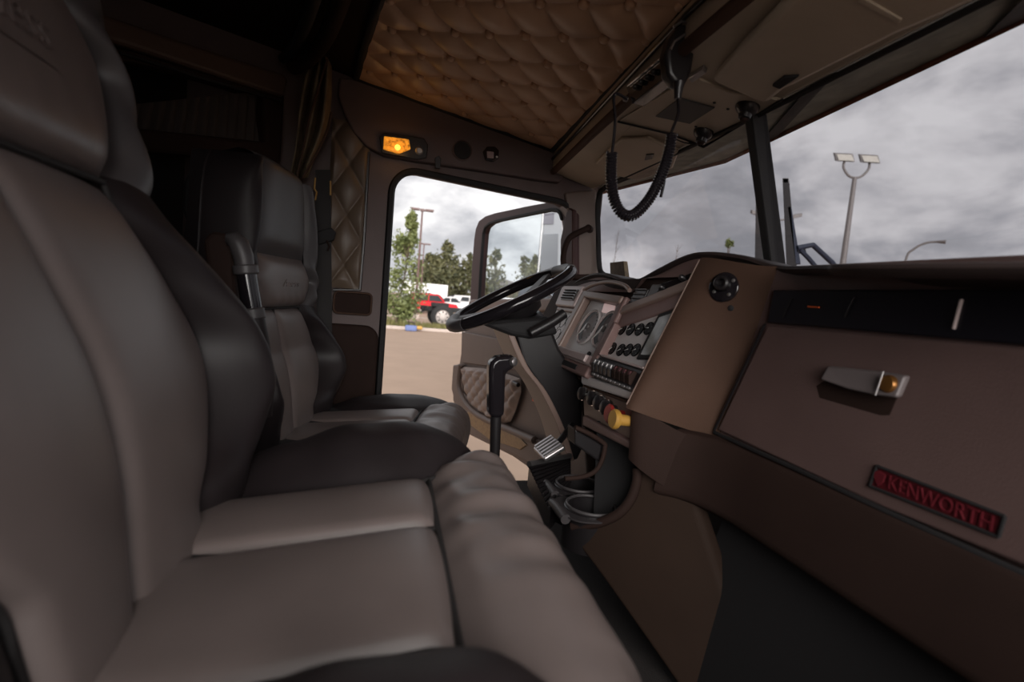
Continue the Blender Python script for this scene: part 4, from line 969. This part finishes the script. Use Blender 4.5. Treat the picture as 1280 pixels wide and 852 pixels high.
# grab handle on the pillar
gh = thing('grab_handle', at(720, 345, y=1.86), 'bent grey grab handle on the pillar beside the windshield', 'handle')
MB().tube(curve3([at(px, py, y=1.80) for px, py in ((735, 285), (724, 290), (712, 297), (706, 310), (704, 326), (708, 340), (720, 346), (736, 346))], 6), .011, 10).build('bar', M_dkbrown, gh, smooth=60)
MB().lathe(at(735, 285, y=1.80), (.6, .8, 0), [(.014, 0), (.014, .03), (.011, .034)], 14).build('end_mount', M_dkbrown, gh, smooth=50)
# ================================================================== sleeper side, curtain, belt
sl = thing('bunk_frame', (-.6, 1.75, 1.2), 'dark brown sleeper bulkhead frame with a shelf opening behind the seats', 'frame')
A_, B_ = at(358, 95, y=1.80), at(140, 20, y=1.42)
bn = np.cross(B_-A_, [0, 0, 1.]); bn /= np.linalg.norm(bn); bn = bn if bn[1] < 0 else -bn
bq = lambda px, py, d=0.0: atp(px, py, bn, A_+bn*d)
MB().prism([bq(*q) for q in ((60, -8), (140, 20), (250, 58), (356, 92), (362, 100), (356, 122), (300, 104), (160, 58), (60, 30))], -bn*.05).build('top_beam', mat('bunk_brown', (.085, .055, .042), .5), sl, bevel=.012, bseg=3)
MB().prism([bq(*q, -.01) for q in ((330, 110), (357, 118), (352, 205), (334, 205))], -bn*.05).build('post', M_dkbrown, sl, bevel=.010)
MB().prism([bq(*q, -.005) for q in ((60, 55), (160, 62), (356, 122), (354, 134), (330, 118), (170, 78), (60, 75))], -bn*.05).build('lower_beam', M_dkbrown, sl, bevel=.006)
MB().prism([bq(*q, -.005) for q in ((60, 150), (172, 160), (340, 178), (352, 205), (180, 190), (60, 185))], -bn*.05).build('shelf_rail', M_dkbrown, sl, bevel=.010)
def pl(s, t):
    a, b_ = np.array(bq(160, 131, -.05)), np.array(bq(332, 113, -.05)); c, d = np.array(bq(160, 166, -.05)), np.array(bq(334, 182, -.05))
    p = (a*(1-s)+b_*s)*(1-t)+(c*(1-s)+d*s)*t
    return p+bn*.012*abs(math.sin(s*PI*13+t*1.6))
MB().grid(pl, 160, 10).build('pleated_net', M_pleat, sl, smooth=60)
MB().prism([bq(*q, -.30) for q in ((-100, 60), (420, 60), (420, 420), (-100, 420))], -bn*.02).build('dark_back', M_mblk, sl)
MB().tube([bq(*q, .004) for q in ((150, 66), (250, 97), (352, 126))], .004, 6).build('beam_groove', M_mblk, sl, smooth=60)
# roof opening to the sleeper, edged by a curved roll
rr_ = thing('roof_roll', at(420, 40, y=1.5), 'curved padded roll edging the dark sleeper opening overhead', 'roll')
MB().tube(curve3([at(px, py, y=yy) for px, py, yy in ((436, -40, 1.2), (424, 4, 1.35), (408, 45, 1.55), (388, 72, 1.72), (366, 84, 1.8))], 8), .022, 10).build('outer_roll', M_dkbrown, rr_, smooth=60)
MB().tube(curve3([at(px, py, y=yy) for px, py, yy in ((402, -40, 1.2), (392, 0, 1.35), (380, 35, 1.55), (368, 58, 1.72), (354, 74, 1.8))], 8), .016, 10).build('inner_roll', M_mblk, rr_, smooth=60)
cu = thing('privacy_curtain', at(375, 220, y=1.78), 'gathered olive curtain hanging on the post behind the far seat', 'curtain')
cl_ = spline([70, 100, 140, 180, 205, 222], [390, 380, 374, 370, 366, 362]); cr_ = spline([70, 85, 120, 150, 180, 205, 222], [408, 414, 414, 412, 402, 390, 384])
def cur(s, t):
    py = 70+152*t; px = cl_(py)*(1-s)+cr_(py)*s
    return at(px, py, y=1.80-.030*math.sin(s*PI*5.2+t*2.2)-.012*math.sin(s*17+t*6)*t)
MB().grid(cur, 60, 60).build('cloth', M_fabric, cu, smooth=80, solid=.004)
MB().tube(curve3([at(px, py, y=1.755) for px, py in ((409, 74), (398, 110), (386, 150), (378, 190), (371, 218))], 6), .0035, 6).build('hem_cord', M_brown, cu, smooth=60)
MB().tube(curve3([at(px, py, y=1.76) for px, py in ((414, 140), (408, 165), (394, 195), (378, 222))], 6), .0035, 6).build('hem_cord', M_brown, cu, smooth=60)
lb = MB(); 
def curl(s, t):
    py = 66+140*t; px = 352+8*math.sin(t*3)+22*s
    return at(px, py, y=1.84-.02*math.sin(s*9+t*2))
sb = thing('seat_belt', at(405, 480, y=1.84), 'black seat belt webbing with guide loop hanging by the tufted side panel', 'seat belt')
MB().prism([at(px, py, y=1.84) for px, py in ((394, 212), (413, 212), (414, 300), (415, 420), (416, 490), (398, 490), (396, 360))], (0, .006, 0)).build('webbing', M_belt, sb)
MB().prism([at(px, py, y=1.83) for px, py in ((392, 290), (414, 284), (420, 290), (417, 300), (398, 306))], (0, .02, 0)).build('guide_loop', M_mblk, sb, bevel=.004)
MB().tube([at(px, py, y=1.825) for px, py in ((408, 300), (412, 308), (409, 313))], .003, 6).build('hook', M_dkbrown, sb, smooth=60)
MB().tube([at(px, py, y=1.835) for px, py in ((394, 222), (393, 236), (396, 240), (394, 250))], .0028, 6).build('orange_thread', M_yellow, sb)
MB().tube([at(px, py, y=1.835) for px, py in ((413, 226), (413, 244))], .0028, 6).build('orange_thread', M_yellow, sb)
bk = thing('belt_buckle_stalk', at(384, 400, y=1.70), 'thin dark buckle stalk beside the far backrest', 'buckle')
MB().tube([at(382, 345, y=1.70), at(387, 375, y=1.70), at(392, 410, y=1.70)], .008, 8).build('stalk', M_blk, bk, smooth=60)
MB().prism([at(px, py, y=1.695) for px, py in ((379, 340), (384, 338), (386, 350), (381, 352))], (0, .012, 0)).build('buckle', M_steel, bk, bevel=.002)
# ================================================================== outside: visor, ground, lot
vi = thing('outside_visor', (.9, .9, 1.4), 'weathered outside sun visor with a copper front edge seen above the windshield', 'visor')
V0, V1, V2 = at(752, 236, x=.97), at(907, 200, x=1.0), at(1290, 17, x=.94)
V0 = at(752, 240, y=1.95)+[.06, 0, 0]; V0 = at(752, 240, x=V0[0])
def vpt(p, q, w_): return p*(1-w_)+q*w_
K0, K1, K2 = TO+[.02, .05, .03], TC_+[.02, 0, .03], PTO+[.02, 0, .03]
V2b = V1+(V2-V1)*1.9
b = MB(); vs = [K0, K1, K2, V2b, V1, V0]; vs += [v+np.array([0, 0, .012]) for v in vs]
b.add(vs, [(0, 1, 4, 5), (1, 2, 3, 4), (6, 11, 10, 7), (7, 10, 9, 8), (0, 6, 7, 1), (1, 7, 8, 2), (2, 8, 9, 3), (3, 9, 10, 4), (4, 10, 11, 5), (5, 11, 6, 0)])
b.build('sheet', M_visor, vi)
MB().tube([V0, V1, V2b], .010, 8, flat=.6).build('front_edge', M_rust, vi, smooth=60)
for t in (.12, .5): MB().prism([vpt(K1, K2, t)-[0, 0, .004], vpt(K1, K2, t+.06)-[0, 0, .004], vpt(V1, V2b, t+.03)-[0, 0, .004], vpt(V1, V2b, t-.02)-[0, 0, .004]], (0, 0, .003)).build('bracket', M_mblk, vi)
GZ = -1.05
struct('ground', MB().prism([(-150, -60, GZ), (260, -60, GZ), (260, 260, GZ), (-150, 260, GZ)], (0, 0, -.3)), M_asph)
def gp(px, d, z=GZ):                                              # ground point at range d along the direction of a picture column
    r = ray(px, 420); r[2] = 0; r /= np.linalg.norm(r); q = CAM+r*d; q[2] = z; return q
yk = 25.0
struct('kerb', MB().prism([(-30, yk, GZ), (12, yk, GZ), (12, yk+.25, GZ), (-30, yk+.25, GZ)], (0, 0, .16)), M_curb, bevel=.03)
struct('planting_strip', MB().prism([(-30, yk+.25, GZ), (12, yk+.25, GZ), (12, yk+3.0, GZ), (-30, yk+3.0, GZ)], (0, 0, .12)), M_soil)
b = MB(); rs = np.random.default_rng(3)
for i in range(5200):
    x = rs.uniform(-6, 8); y = yk+.3+rs.uniform(0, 2.5); h = rs.uniform(.10, .28)*(1.6 if math.sin(x*2.1)+math.sin(x*.8+1) > .9 else 1); a = rs.uniform(0, PI); dx, dy = .022*math.cos(a), .022*math.sin(a); l = rs.normal(0, .06, 2)
    b.add([(x-dx, y-dy, GZ+.11), (x+dx, y+dy, GZ+.11), (x+l[0], y+l[1], GZ+.11+h)], [(0, 1, 2)])
tag(b.build('grass', M_grass), 'dry green grass growing in the kerbed planting strip', 'grass', kind='stuff')
struct('lot_line', MB().box((5, 37, GZ+.01), (30, .5, .02)), M_curb)
def leaf_tree(name, base, h, wr, n, ls, m, label, seed, group=None, cat='tree', shape=1.0, trunk=.06, bottom=.18, sway=0.0):
    r = thing(name, base, label, cat, group); rs = np.random.default_rng(seed); base = np.array(base)
    tk = [base+np.array([sway*t*t+.02*h*math.sin(t*5+seed), .02*h*math.cos(t*4+seed), h*.95*t]) for t in np.linspace(0, 1, 9)]
    b = MB().tube(tk, [trunk*(1-.9*t) for t in np.linspace(0, 1, 9)], 7)
    cl = []
    for k in range(int(14+10*shape)):
        t = rs.uniform(bottom, .95); a = rs.uniform(0, 2*PI); prof = wr*(math.sin(PI*min(1, (t-bottom)/(1-bottom)*.92+.08))**.7)*(1.15-.75*t*shape)
        q = base+np.array([sway*t*t+math.cos(a)*prof*rs.uniform(.3, 1), math.sin(a)*prof*rs.uniform(.3, 1), h*t]); cl.append((q, prof))
        s0 = base+np.array([sway*t*t, 0, h*max(.05, t-.14)]); b.tube([s0, (s0+q)/2+[0, 0, .02*h], q], [trunk*.35, trunk*.22, trunk*.08], 5)
    b.build('trunk', M_bark, r, smooth=60)
    cs = []
    for i in range(n):
        q, p_ = cl[rs.integers(len(cl))]; cs.append(q+rs.normal(size=3)*np.array([.42, .42, .5])*max(.25*wr, p_)*.75)
    MB().quads(cs, ls, rs).build('foliage', m, r); return r
leaf_tree('young_tree', gp(497, 26.6), 6.0, 1.25, 5000, .095, M_leaf, 'young leafy tree rising from the planting strip beside the door frame', 11, shape=1.3, bottom=.1, sway=.35)
rowt = [(532, 74, 7.4, 2.6, M_leaf2), (551, 86, 10.6, 2.8, M_leaf2), (541, 79, 7.6, 2.6, M_leaf2), (565, 93, 8.0, 2.8, M_leaf2), (579, 88, 9.2, 2.3, M_leaf2), (589, 99, 11.6, 2.3, M_leaf3), (520, 90, 7.4, 3.0, M_leaf2)]
tl = ['dark bushy tree just right of the young tree, above the white trailer', 'tallest dark tree of the distant row, with a double crown', 'wide dark tree low in the middle of the distant row', 'low dark tree filling the dip in the distant row', 'dark tree beside the amber one at the door frame', 'amber and green tree against the open door frame', 'low dark tree half hidden behind the young tree']
for i, (px, d, h, wr_, m) in enumerate(rowt): leaf_tree('background_tree', gp(px, d), h, wr_, 1500, .30, m, tl[i], 30+i, 'distant trees across the lot', trunk=.16, bottom=.12)
gl_ = [(612, 68, 8.2, 2.0, 'slender tree at the left edge of the door glass'), (648, 74, 8.4, 2.2, 'left of two peaked trees seen through the door glass'), (662, 80, 9.4, 2.1, 'right of two peaked trees seen through the door glass')]
for i, (px, d, h, wr_, lb_) in enumerate(gl_): leaf_tree('background_tree', gp(px, d), h, wr_, 1300, .26, M_leaf2, lb_, 60+i, 'distant trees across the lot', trunk=.15, bottom=.12)
q = gp(898, 30); leaf_tree('treetop', q, 6.3, .75, 1300, .09, M_leaf, 'green treetop showing just above the dashboard brow', 71, shape=1, bottom=.4, trunk=.08)
def bare(px, d, hgt, label, seed):
    b = MB(); q = gp(px, d); rs = np.random.default_rng(seed)
    b.tube([q, q+[.05, 0, hgt*.6], q+[.12, 0, hgt]], [.035, .02, .006], 5)
    for k in range(12):
        t = rs.uniform(.5, .95); s0 = q+np.array([.12*t, 0, hgt*t]); b.tube([s0, s0+np.array([rs.normal()*.12, rs.normal()*.1, .35])], [.010, .004], 4)
    solo(b, 'bare_sapling', M_bark, label, 'tree')
bare(832, 26, 5.2, 'bare twiggy sapling standing up behind the dashboard', 4); bare(757, 28, 6.0, 'faint bare sapling close to the windshield edge', 5)
# lamp posts
def post(px, d, h, label, arm, name='lamp_post', m=M_pole, r=.075):
    q = gp(px, d); t = thing(name, q, label, 'lamp post'); MB().tube([q, q+[0, 0, h*.5], q+[0, 0, h]], [r*1.15, r, r*.85], 10).build('pole', m, t, smooth=60)
    MB().box(q+[0, 0, .15], (.5, .5, .3)).build('footing', M_curb, t)
    for sx in (-1, 1): MB().box(q+np.array([sx*arm*.62, 0, h+.02]), (arm*.76, .4, .14)).build('lamp_head', m, t, bevel=.03)
    MB().box(q+[0, 0, h], (.3, .3, .16)).build('hub', m, t); return t
def hz(px, py, d): r = ray(px, py); n_ = math.hypot(r[0], r[1]); return .9+r[2]*d/n_-GZ
post(517, 36, hz(515, 261, 36), 'nearer brown twin-headed lamp post beside the young tree', .75)
post(522, 58, hz(521, 304, 58), 'farther brown twin-headed lamp post below the nearer one', .72)
# flood light post right of the windshield post
q = gp(1041, 24); hh_ = hz(1055, 222, 24); t = thing('flood_light_post', q, 'grey post with two tilted flood lights on a U bracket', 'lamp post')
MB().tube([q, q+[0, 0, hh_*.6], q+[0, 0, hh_]], [.13, .11, .08], 12).build('pole', M_gpole, t, smooth=60)
tp_ = q+np.array([0, 0, hh_]); rr2 = np.array([.93, -.36, 0]); rr2 /= np.linalg.norm(rr2)
MB().tube(curve3([tp_+rr2*a+np.array([0, 0, z]) for a, z in ((-.45, .62), (-.46, .35), (-.25, .06), (0, -.02), (.25, .06), (.46, .35), (.45, .62))], 5), .045, 8).build('bracket', M_gpole, t, smooth=60)
for s in (-1, 1):
    c = tp_+rr2*.46*s+np.array([0, 0, .72]); f = np.array([-.36, -.93, 0])
    k = MB().prism([c+rr2*a*.34+np.array([0, 0, .19*b_])+f*(.12*-b_) for a, b_ in ((-1, -1), (1, -1), (1, 1), (-1, 1))], -f*.16+np.array([0, 0, .06])).build('flood_light', M_gpole, t, bevel=.02)
    MB().prism([c+rr2*a*.28+np.array([0, 0, .15*b_-.01])+f*(.12*-b_+.03) for a, b_ in ((-1, -1), (1, -1), (1, 1), (-1, 1))], f*.01).build('lamp_glass', M_lampglass, k)
# curved street lamp
q = gp(1118, 30); h1 = hz(1122, 326, 30); t = thing('street_lamp', q, 'thin curved street lamp low above the dashboard at right', 'lamp post')
e2 = gp(1164, 30); h2 = hz(1160, 302, 30)
sd_ = (e2-q)
MB().tube(curve3([q, q+[0, 0, h1*.5], q+[0, 0, h1], q+sd_*.18+[0, 0, h1+.62*(h2-h1)], q+sd_*.5+[0, 0, h2-.05], q+sd_*.85+[0, 0, h2]], 6), .05, 8).build('pole', M_gpole, t, smooth=60)
MB().tube([q+sd_*.80+[0, 0, h2], q+sd_*1.0+[0, 0, h2-.01]], [.06, .09], 8, flat=1.6).build('lamp_head', M_gpole, t, smooth=60)
# far flood light behind the mast
q = gp(952, 34); h1 = hz(952, 275, 34); t = thing('far_light_post', q, 'distant post with two outstretched flood lights behind the dark mast', 'lamp post')
MB().tube([q, q+[0, 0, h1]], .09, 8).build('pole', M_gpole, t, smooth=60)
MB().tube([q+rr2*-.9+[0, 0, h1+.25], q+[0, 0, h1], q+rr2*.95+[0, 0, h1+.15]], .05, 6).build('crossbar', M_gpole, t, smooth=60)
for s in (-1, 1):
    c = q+rr2*s*1.05+np.array([0, 0, h1+.3]); MB().prism([c+rr2*a*.36+np.array([0, 0, -.18*a*-s*.6+.10*b_]) for a, b_ in ((-1, -1), (1, -1), (1, 1), (-1, 1))], (.1, .3, .06)).build('flood_light', M_gpole, t, bevel=.02)
# dark mast with rails and braces in front of the windshield
yl = 3.4
ms = thing('lift_mast', at(990, 345, y=yl), 'dark steel mast of two leaning rails with blue braces outside the windshield', 'mast')
def leanbar(pts, dep, name, m, k=None): return MB().prism([at(px, py, y=yl) for px, py in pts], (dep, dep, 0)).build(name, m, k or ms, bevel=.006)
leanbar([(945, 232), (952, 232), (956, 400), (942, 400)], .05, 'rail', M_mblk)
leanbar([(978, 222), (986, 222), (1002, 400), (986, 400)], .05, 'rail', M_mblk)
leanbar([(984, 258), (989, 257), (1001, 330), (994, 330)], .03, 'rail_face', M_dkblue)
for px in (950, 995):
    q_ = at(px, 398, y=yl); MB().box((q_[0]+.03, q_[1]+.03, (q_[2]+GZ)/2), (.09, .09, q_[2]-GZ)).build('mast_leg', M_mblk, ms)
leanbar([(978, 222), (986, 222), (987, 229), (979, 229)], .06, 'rail_cap', M_steel)
MB().tube([at(px, py, y=yl) for px, py in ((996, 310), (1016, 306), (1040, 328), (1052, 345))], .022, 8).build('brace', M_dkblue, ms, bevel=.004)
MB().tube([at(px, py, y=yl) for px, py in ((1000, 312), (1010, 322), (1022, 336), (1030, 348))], .018, 8).build('brace', M_dkblue, ms)
leanbar([(994, 306), (1006, 306), (1008, 316), (996, 316)], .04, 'joint_plate', M_mblk)
# the truck's own hood in front of the windshield, below the line of sight
hdm = thing('truck_hood', (1.6, .95, .3), 'long bronze hood running forward below the windshield', 'hood')
def hood(s, t):
    a = (2*s-1); return (.90+1.35*t, .95+a*(.80-.18*t), .94-.05*t-.50*abs(a)**5)
MB().grid(hood, 30, 14).build('hood_skin', M_paintbr, hdm, smooth=60, solid=.01)
MB().prism([(2.25, .36, GZ+.5), (2.25, 1.54, GZ+.5), (2.25, 1.50, .85), (2.25, .40, .85)], (.06, 0, 0)).build('grille_shell', M_chrome, hdm)
for sy in (.30, 1.60): MB().lathe((1.7, sy, GZ+.52), (0, 1, 0), [(.2, -.14), (.52, -.14), (.52, .14), (.2, .14)], 24).build('wheel', M_tire, hdm, smooth=40)
# board standing on the dash edge outside
bd = MB(); _p = at(772, 352, x=.93); _h = .94-.5*abs((_p[1]-.95)/.8)**5; bd.box((.94, _p[1], (_h+_p[2])/2+.01), (.012, .02, _p[2]-_h+.03)); bd.prism([at(px, py, x=.93) for px, py in ((762, 328), (779, 326), (782, 352), (763, 354))], (.02, 0, 0))
solo(bd, 'small_board', M_sign, 'small brown board standing beyond the dashboard at the windshield corner', 'sign', bevel=.003)
# cars
def car(px, d, L_, W_, Hh, m, label, yaw=0.0, kind='suv', name='parked_car', group='cars parked across the lot'):
    q = gp(px, d); c, s = math.cos(yaw), math.sin(yaw)
    T = lambda x, y, z: q+np.array([c*x-s*y, s*x+c*y, z])
    t = thing(name, q, label, 'car', group)
    side = [(-.5, .22), (-.5, .52), (-.47, .60), (.18, .62), (.46, .55), (.5, .45), (.5, .22)]
    MB().prism([T(a*L_, -W_/2, b_*Hh) for a, b_ in side], T(0, W_, 0)-T(0, 0, 0)).build('body', m, t, bevel=.09, bseg=2)
    cab = [(-.44, .60), (-.38, .98), (.06, 1.0), (.22, .62)] if kind == 'suv' else [(-.36, .58), (-.22, .96), (.08, .98), (.26, .60)]
    MB().prism([T(a*L_, -W_*.44, b_*Hh) for a, b_ in cab], T(0, W_*.88, 0)-T(0, 0, 0)).build('roof', m, t, bevel=.06, bseg=2)
    g = [(cab[0][0]+.05, .64), (cab[1][0]+.035, .92), (cab[2][0]-.01, .93), (cab[3][0]-.05, .64)]
    mid = (g[1][0]+g[2][0])/2
    for pts in ([g[0], g[1], (mid-.01, .925), (mid-.01, .64)], [(mid+.01, .64), (mid+.01, .925), g[2], g[3]]):
        MB().prism([T(a*L_, -W_*.445, b_*Hh) for a, b_ in pts], T(0, W_*.89, 0)-T(0, 0, 0)).build('window', M_carglass, t)
    ws = MB().prism([T(L_*.235, -W_*.38, .64*Hh), T(L_*.235, W_*.38, .64*Hh), T(L_*.09, W_*.36, .97*Hh), T(L_*.09, -W_*.36, .97*Hh)], T(.03, 0, .02)-T(0, 0, 0)).build('front_glass', M_carglass, t)
    for a in (-.32, .32):
        for b_ in (-1, 1):
            w_ = MB().lathe(T(a*L_, b_*W_*.40, .36), (-s, c, 0), [(.20, -.10), (.36, -.10), (.36, .10), (.20, .10)], 16).build('wheel', M_tire, t, smooth=40)
            MB().lathe(T(a*L_, b_*W_*.40, .36), (-s, c, 0), [(.06, -.12), (.20, -.105), (.20, .105), (.06, .12)], 12).build('rim', M_alloy, w_, smooth=40)
    return t
car(537, 46, 4.3, 1.85, 1.75, M_carred, 'bright red off-road car behind the bare truck wheel', .25)
car(530, 61, 4.6, 1.8, 1.75, M_cardark, 'dark car partly behind the red car', .1)
car(520, 50, 4.2, 1.8, 1.6, M_carsilver, 'silver car between the young tree and the red car', .3)
car(559, 55, 4.6, 1.8, 1.55, M_carwhite, 'white saloon nearest the red car on its right', .25, 'saloon')
car(570, 65, 4.8, 1.85, 1.6, M_carsilver, 'silver saloon behind the white saloon', .2, 'saloon')
car(586, 59, 4.8, 1.9, 1.8, M_carwhite, 'white car nearest the open door frame', .3)
car(577, 73, 4.6, 1.9, 1.7, M_cardark, 'dark blue car in the back row by the door frame', .2)
# white box trailer
q = gp(527, 68); t = thing('box_trailer', q, 'long white box trailer under the dark trees', 'trailer')
MB().box(q+[0, 0, 1.75], (5.6, 2.4, 2.3)).build('box', M_carwhite, t, bevel=.05)
for a in (-1.4, 1.2): MB().lathe(q+np.array([a, -1.0, .42]), (0, 1, 0), [(.2, -.12), (.42, -.12), (.42, .12), (.2, .12)], 14).build('wheel', M_tire, t, smooth=40)
# bare truck chassis with big wheels
q = gp(551, 28.2); t = thing('truck_chassis', q, 'bare black truck chassis with a big alloy wheel beyond the grass strip', 'truck chassis')
def wheel(c, r, w_, parent):
    k = MB().lathe(c, (0, 1, 0), [(r*.62, -w_/2), (r*.9, -w_/2), (r, -w_*.38), (r, w_*.38), (r*.9, w_/2), (r*.62, w_/2)], 28, caps=False).build('wheel', M_tire, parent, smooth=40)
    MB().lathe(c, (0, 1, 0), [(r*.10, -w_*.60), (r*.28, -w_*.58), (r*.32, -w_*.40), (r*.55, -w_*.36), (r*.62, -w_*.52), (r*.62, w_*.5), (r*.1, w_*.5)], 28).build('alloy_rim', M_alloy, k, smooth=40)
    b = MB()
    for i in range(8):
        a = 2*PI*i/8; b.lathe(c+np.array([math.cos(a)*r*.43, -w_*.395, math.sin(a)*r*.43]), (0, -1, 0), [(r*.075, 0), (r*.07, .02), (.01, .022)], 8)
    b.build('hand_holes', M_tire, k)
wheel(q+[0, 0, .62], .62, .42, t); wheel(q+[0, 1.9, .62], .62, .42, t); wheel(q+[2.6, .3, .55], .52, .42, t); wheel(q+[2.6, 1.9, .55], .52, .42, t)
for dy in (.55, 1.35): MB().box(q+[1.0, dy, 1.0], (4.2, .10, .26)).build('frame_rail', M_mblk, t, bevel=.02)
for dx in (-.8, .6, 2.0): MB().box(q+[dx, .95, 1.0], (.10, .80, .2)).build('cross_member', M_mblk, t)
MB().box(q+[.9, .3, .72], (.5, .16, .24)).build('spring_hanger', M_mblk, t, bevel=.02)
MB().lathe(q+[1.6, -.05, .62], (1, 0, 0), [(.16, -.6), (.17, -.58), (.17, .58), (.16, .6)], 16).build('air_tank', M_pale, t, smooth=40)
MB().box(q+[-.1, .6, 1.25], (.9, .9, .22)).build('plate', M_mblk, t, bevel=.02)
MB().tube([q+[-.9, .5, 1.1], q+[-1.0, .5, .8]], .04, 6).build('mud_flap_bar', M_mblk, t)
# blue and yellow bag on the kerb
q = gp(513, 24.6); t = thing('blue_bag', q+np.array([0, 0, 0]), 'small blue and yellow bag lying against the kerb', 'bag')
MB().box(q+[0, 0, .14], (.55, .25, .28)).build('bag', M_blue, t, bevel=.08, bseg=3)
MB().box(q+[.38, .1, .18], (.32, .22, .16)).build('yellow_bundle', M_yellow, t, bevel=.06, bseg=3)
MB().tube(curve3([q+[-.15, 0, .26], q+[-.05, 0, .40], q+[.1, 0, .40], q+[.18, 0, .26]], 4), .02, 6).build('handle', M_mblk, t)
# pale coach body at the right of the door glass, blue truck under it
yb = 9.0
def bpx(pts, y): return [at(px, py, y=y) for px, py in pts]
co_ = thing('white_coach', at(690, 360, y=yb), 'pale upright coach body with dark window seen through the door glass', 'coach')
MB().prism(bpx([(679, 262), (712, 262), (712, 440), (672, 440)], yb), (1.3, 2.5, 0)).build('body', M_build, co_, bevel=.04)
MB().prism(bpx([(680, 267), (693, 266), (692, 280), (679, 280)], yb-.02), (0, .03, 0)).build('marker_panel', M_cardark, co_)
MB().prism(bpx([(678, 293), (698, 292), (697, 345), (675, 345)], yb-.02), (0, .03, 0)).build('window', mat('dark_glass', (.10, .10, .11), .15), co_, bevel=.01)
MB().tube(bpx([(679, 263), (676, 300), (672, 345)], yb-.03), .02, 6).build('corner_trim', M_steel, co_)
bt = thing('blue_truck', at(690, 420, y=8), 'blue truck fender with steel trim low in the door glass', 'truck')
MB().prism(bpx([(672, 368), (680, 358), (712, 356), (712, 445), (672, 445)], 7.6), (0, 1.2, 0)).build('fender', M_dkblue, bt, bevel=.05, bseg=3)
qb = at(690, 405, y=7.75); MB().lathe((qb[0], qb[1], GZ+.52), (0, 1, 0), [(.12, -.1), (.52, -.1), (.52, .1), (.12, .1)], 24).build('wheel', M_tire, bt, smooth=40)
MB().tube(bpx([(672, 372), (712, 370)], 7.55), .02, 6).build('steel_trim', M_steel, bt)
bl = thing('low_building', gp(624, 86), 'low grey roofed building seen through the left of the door glass', 'building')
q = gp(624, 86); MB().box(q+[0, 0, 1.6], (8, 4, 3.2)).build('walls', M_sign, bl)
MB().prism([q+np.array(p) for p in ((-3.4, -2.2, 3.2), (3.4, -2.2, 3.2), (2.6, -2.2, 4.2), (0, -2.2, 4.9), (-2.6, -2.2, 4.3))], (0, 4.4, 0)).build('roof', M_gpole, bl)
for dx in (-1.8, 0, 1.8): MB().box(q+[dx, -2.01, 1.6], (.9, .06, 1.0)).build('window', M_carglass, bl)
hd2 = thing('site_truck', gp(646, 40), 'white work truck with a yellow beacon seen through the steering wheel', 'truck')
q = gp(646, 40); MB().box(q+[0, 0, 1.2], (3.0, 1.9, 1.5)).build('cab', M_carwhite, hd2, bevel=.15, bseg=3)
MB().box(q+[0, -.96, 1.5], (1.6, .05, .6)).build('window', M_carglass, hd2)
MB().box(q+[.8, 0, 2.3], (.9, .6, .6)).build('beacon', M_yellow, hd2, bevel=.1)
for a in (-1, 1): MB().lathe(q+np.array([a, -.85, .42]), (0, 1, 0), [(.2, -.12), (.42, -.12), (.42, .12), (.2, .12)], 14).build('wheel', M_tire, hd2, smooth=40)
# tidy: internal bookkeeping off the objects
for o in bpy.data.objects:
    if '_o' in o: del o['_o']
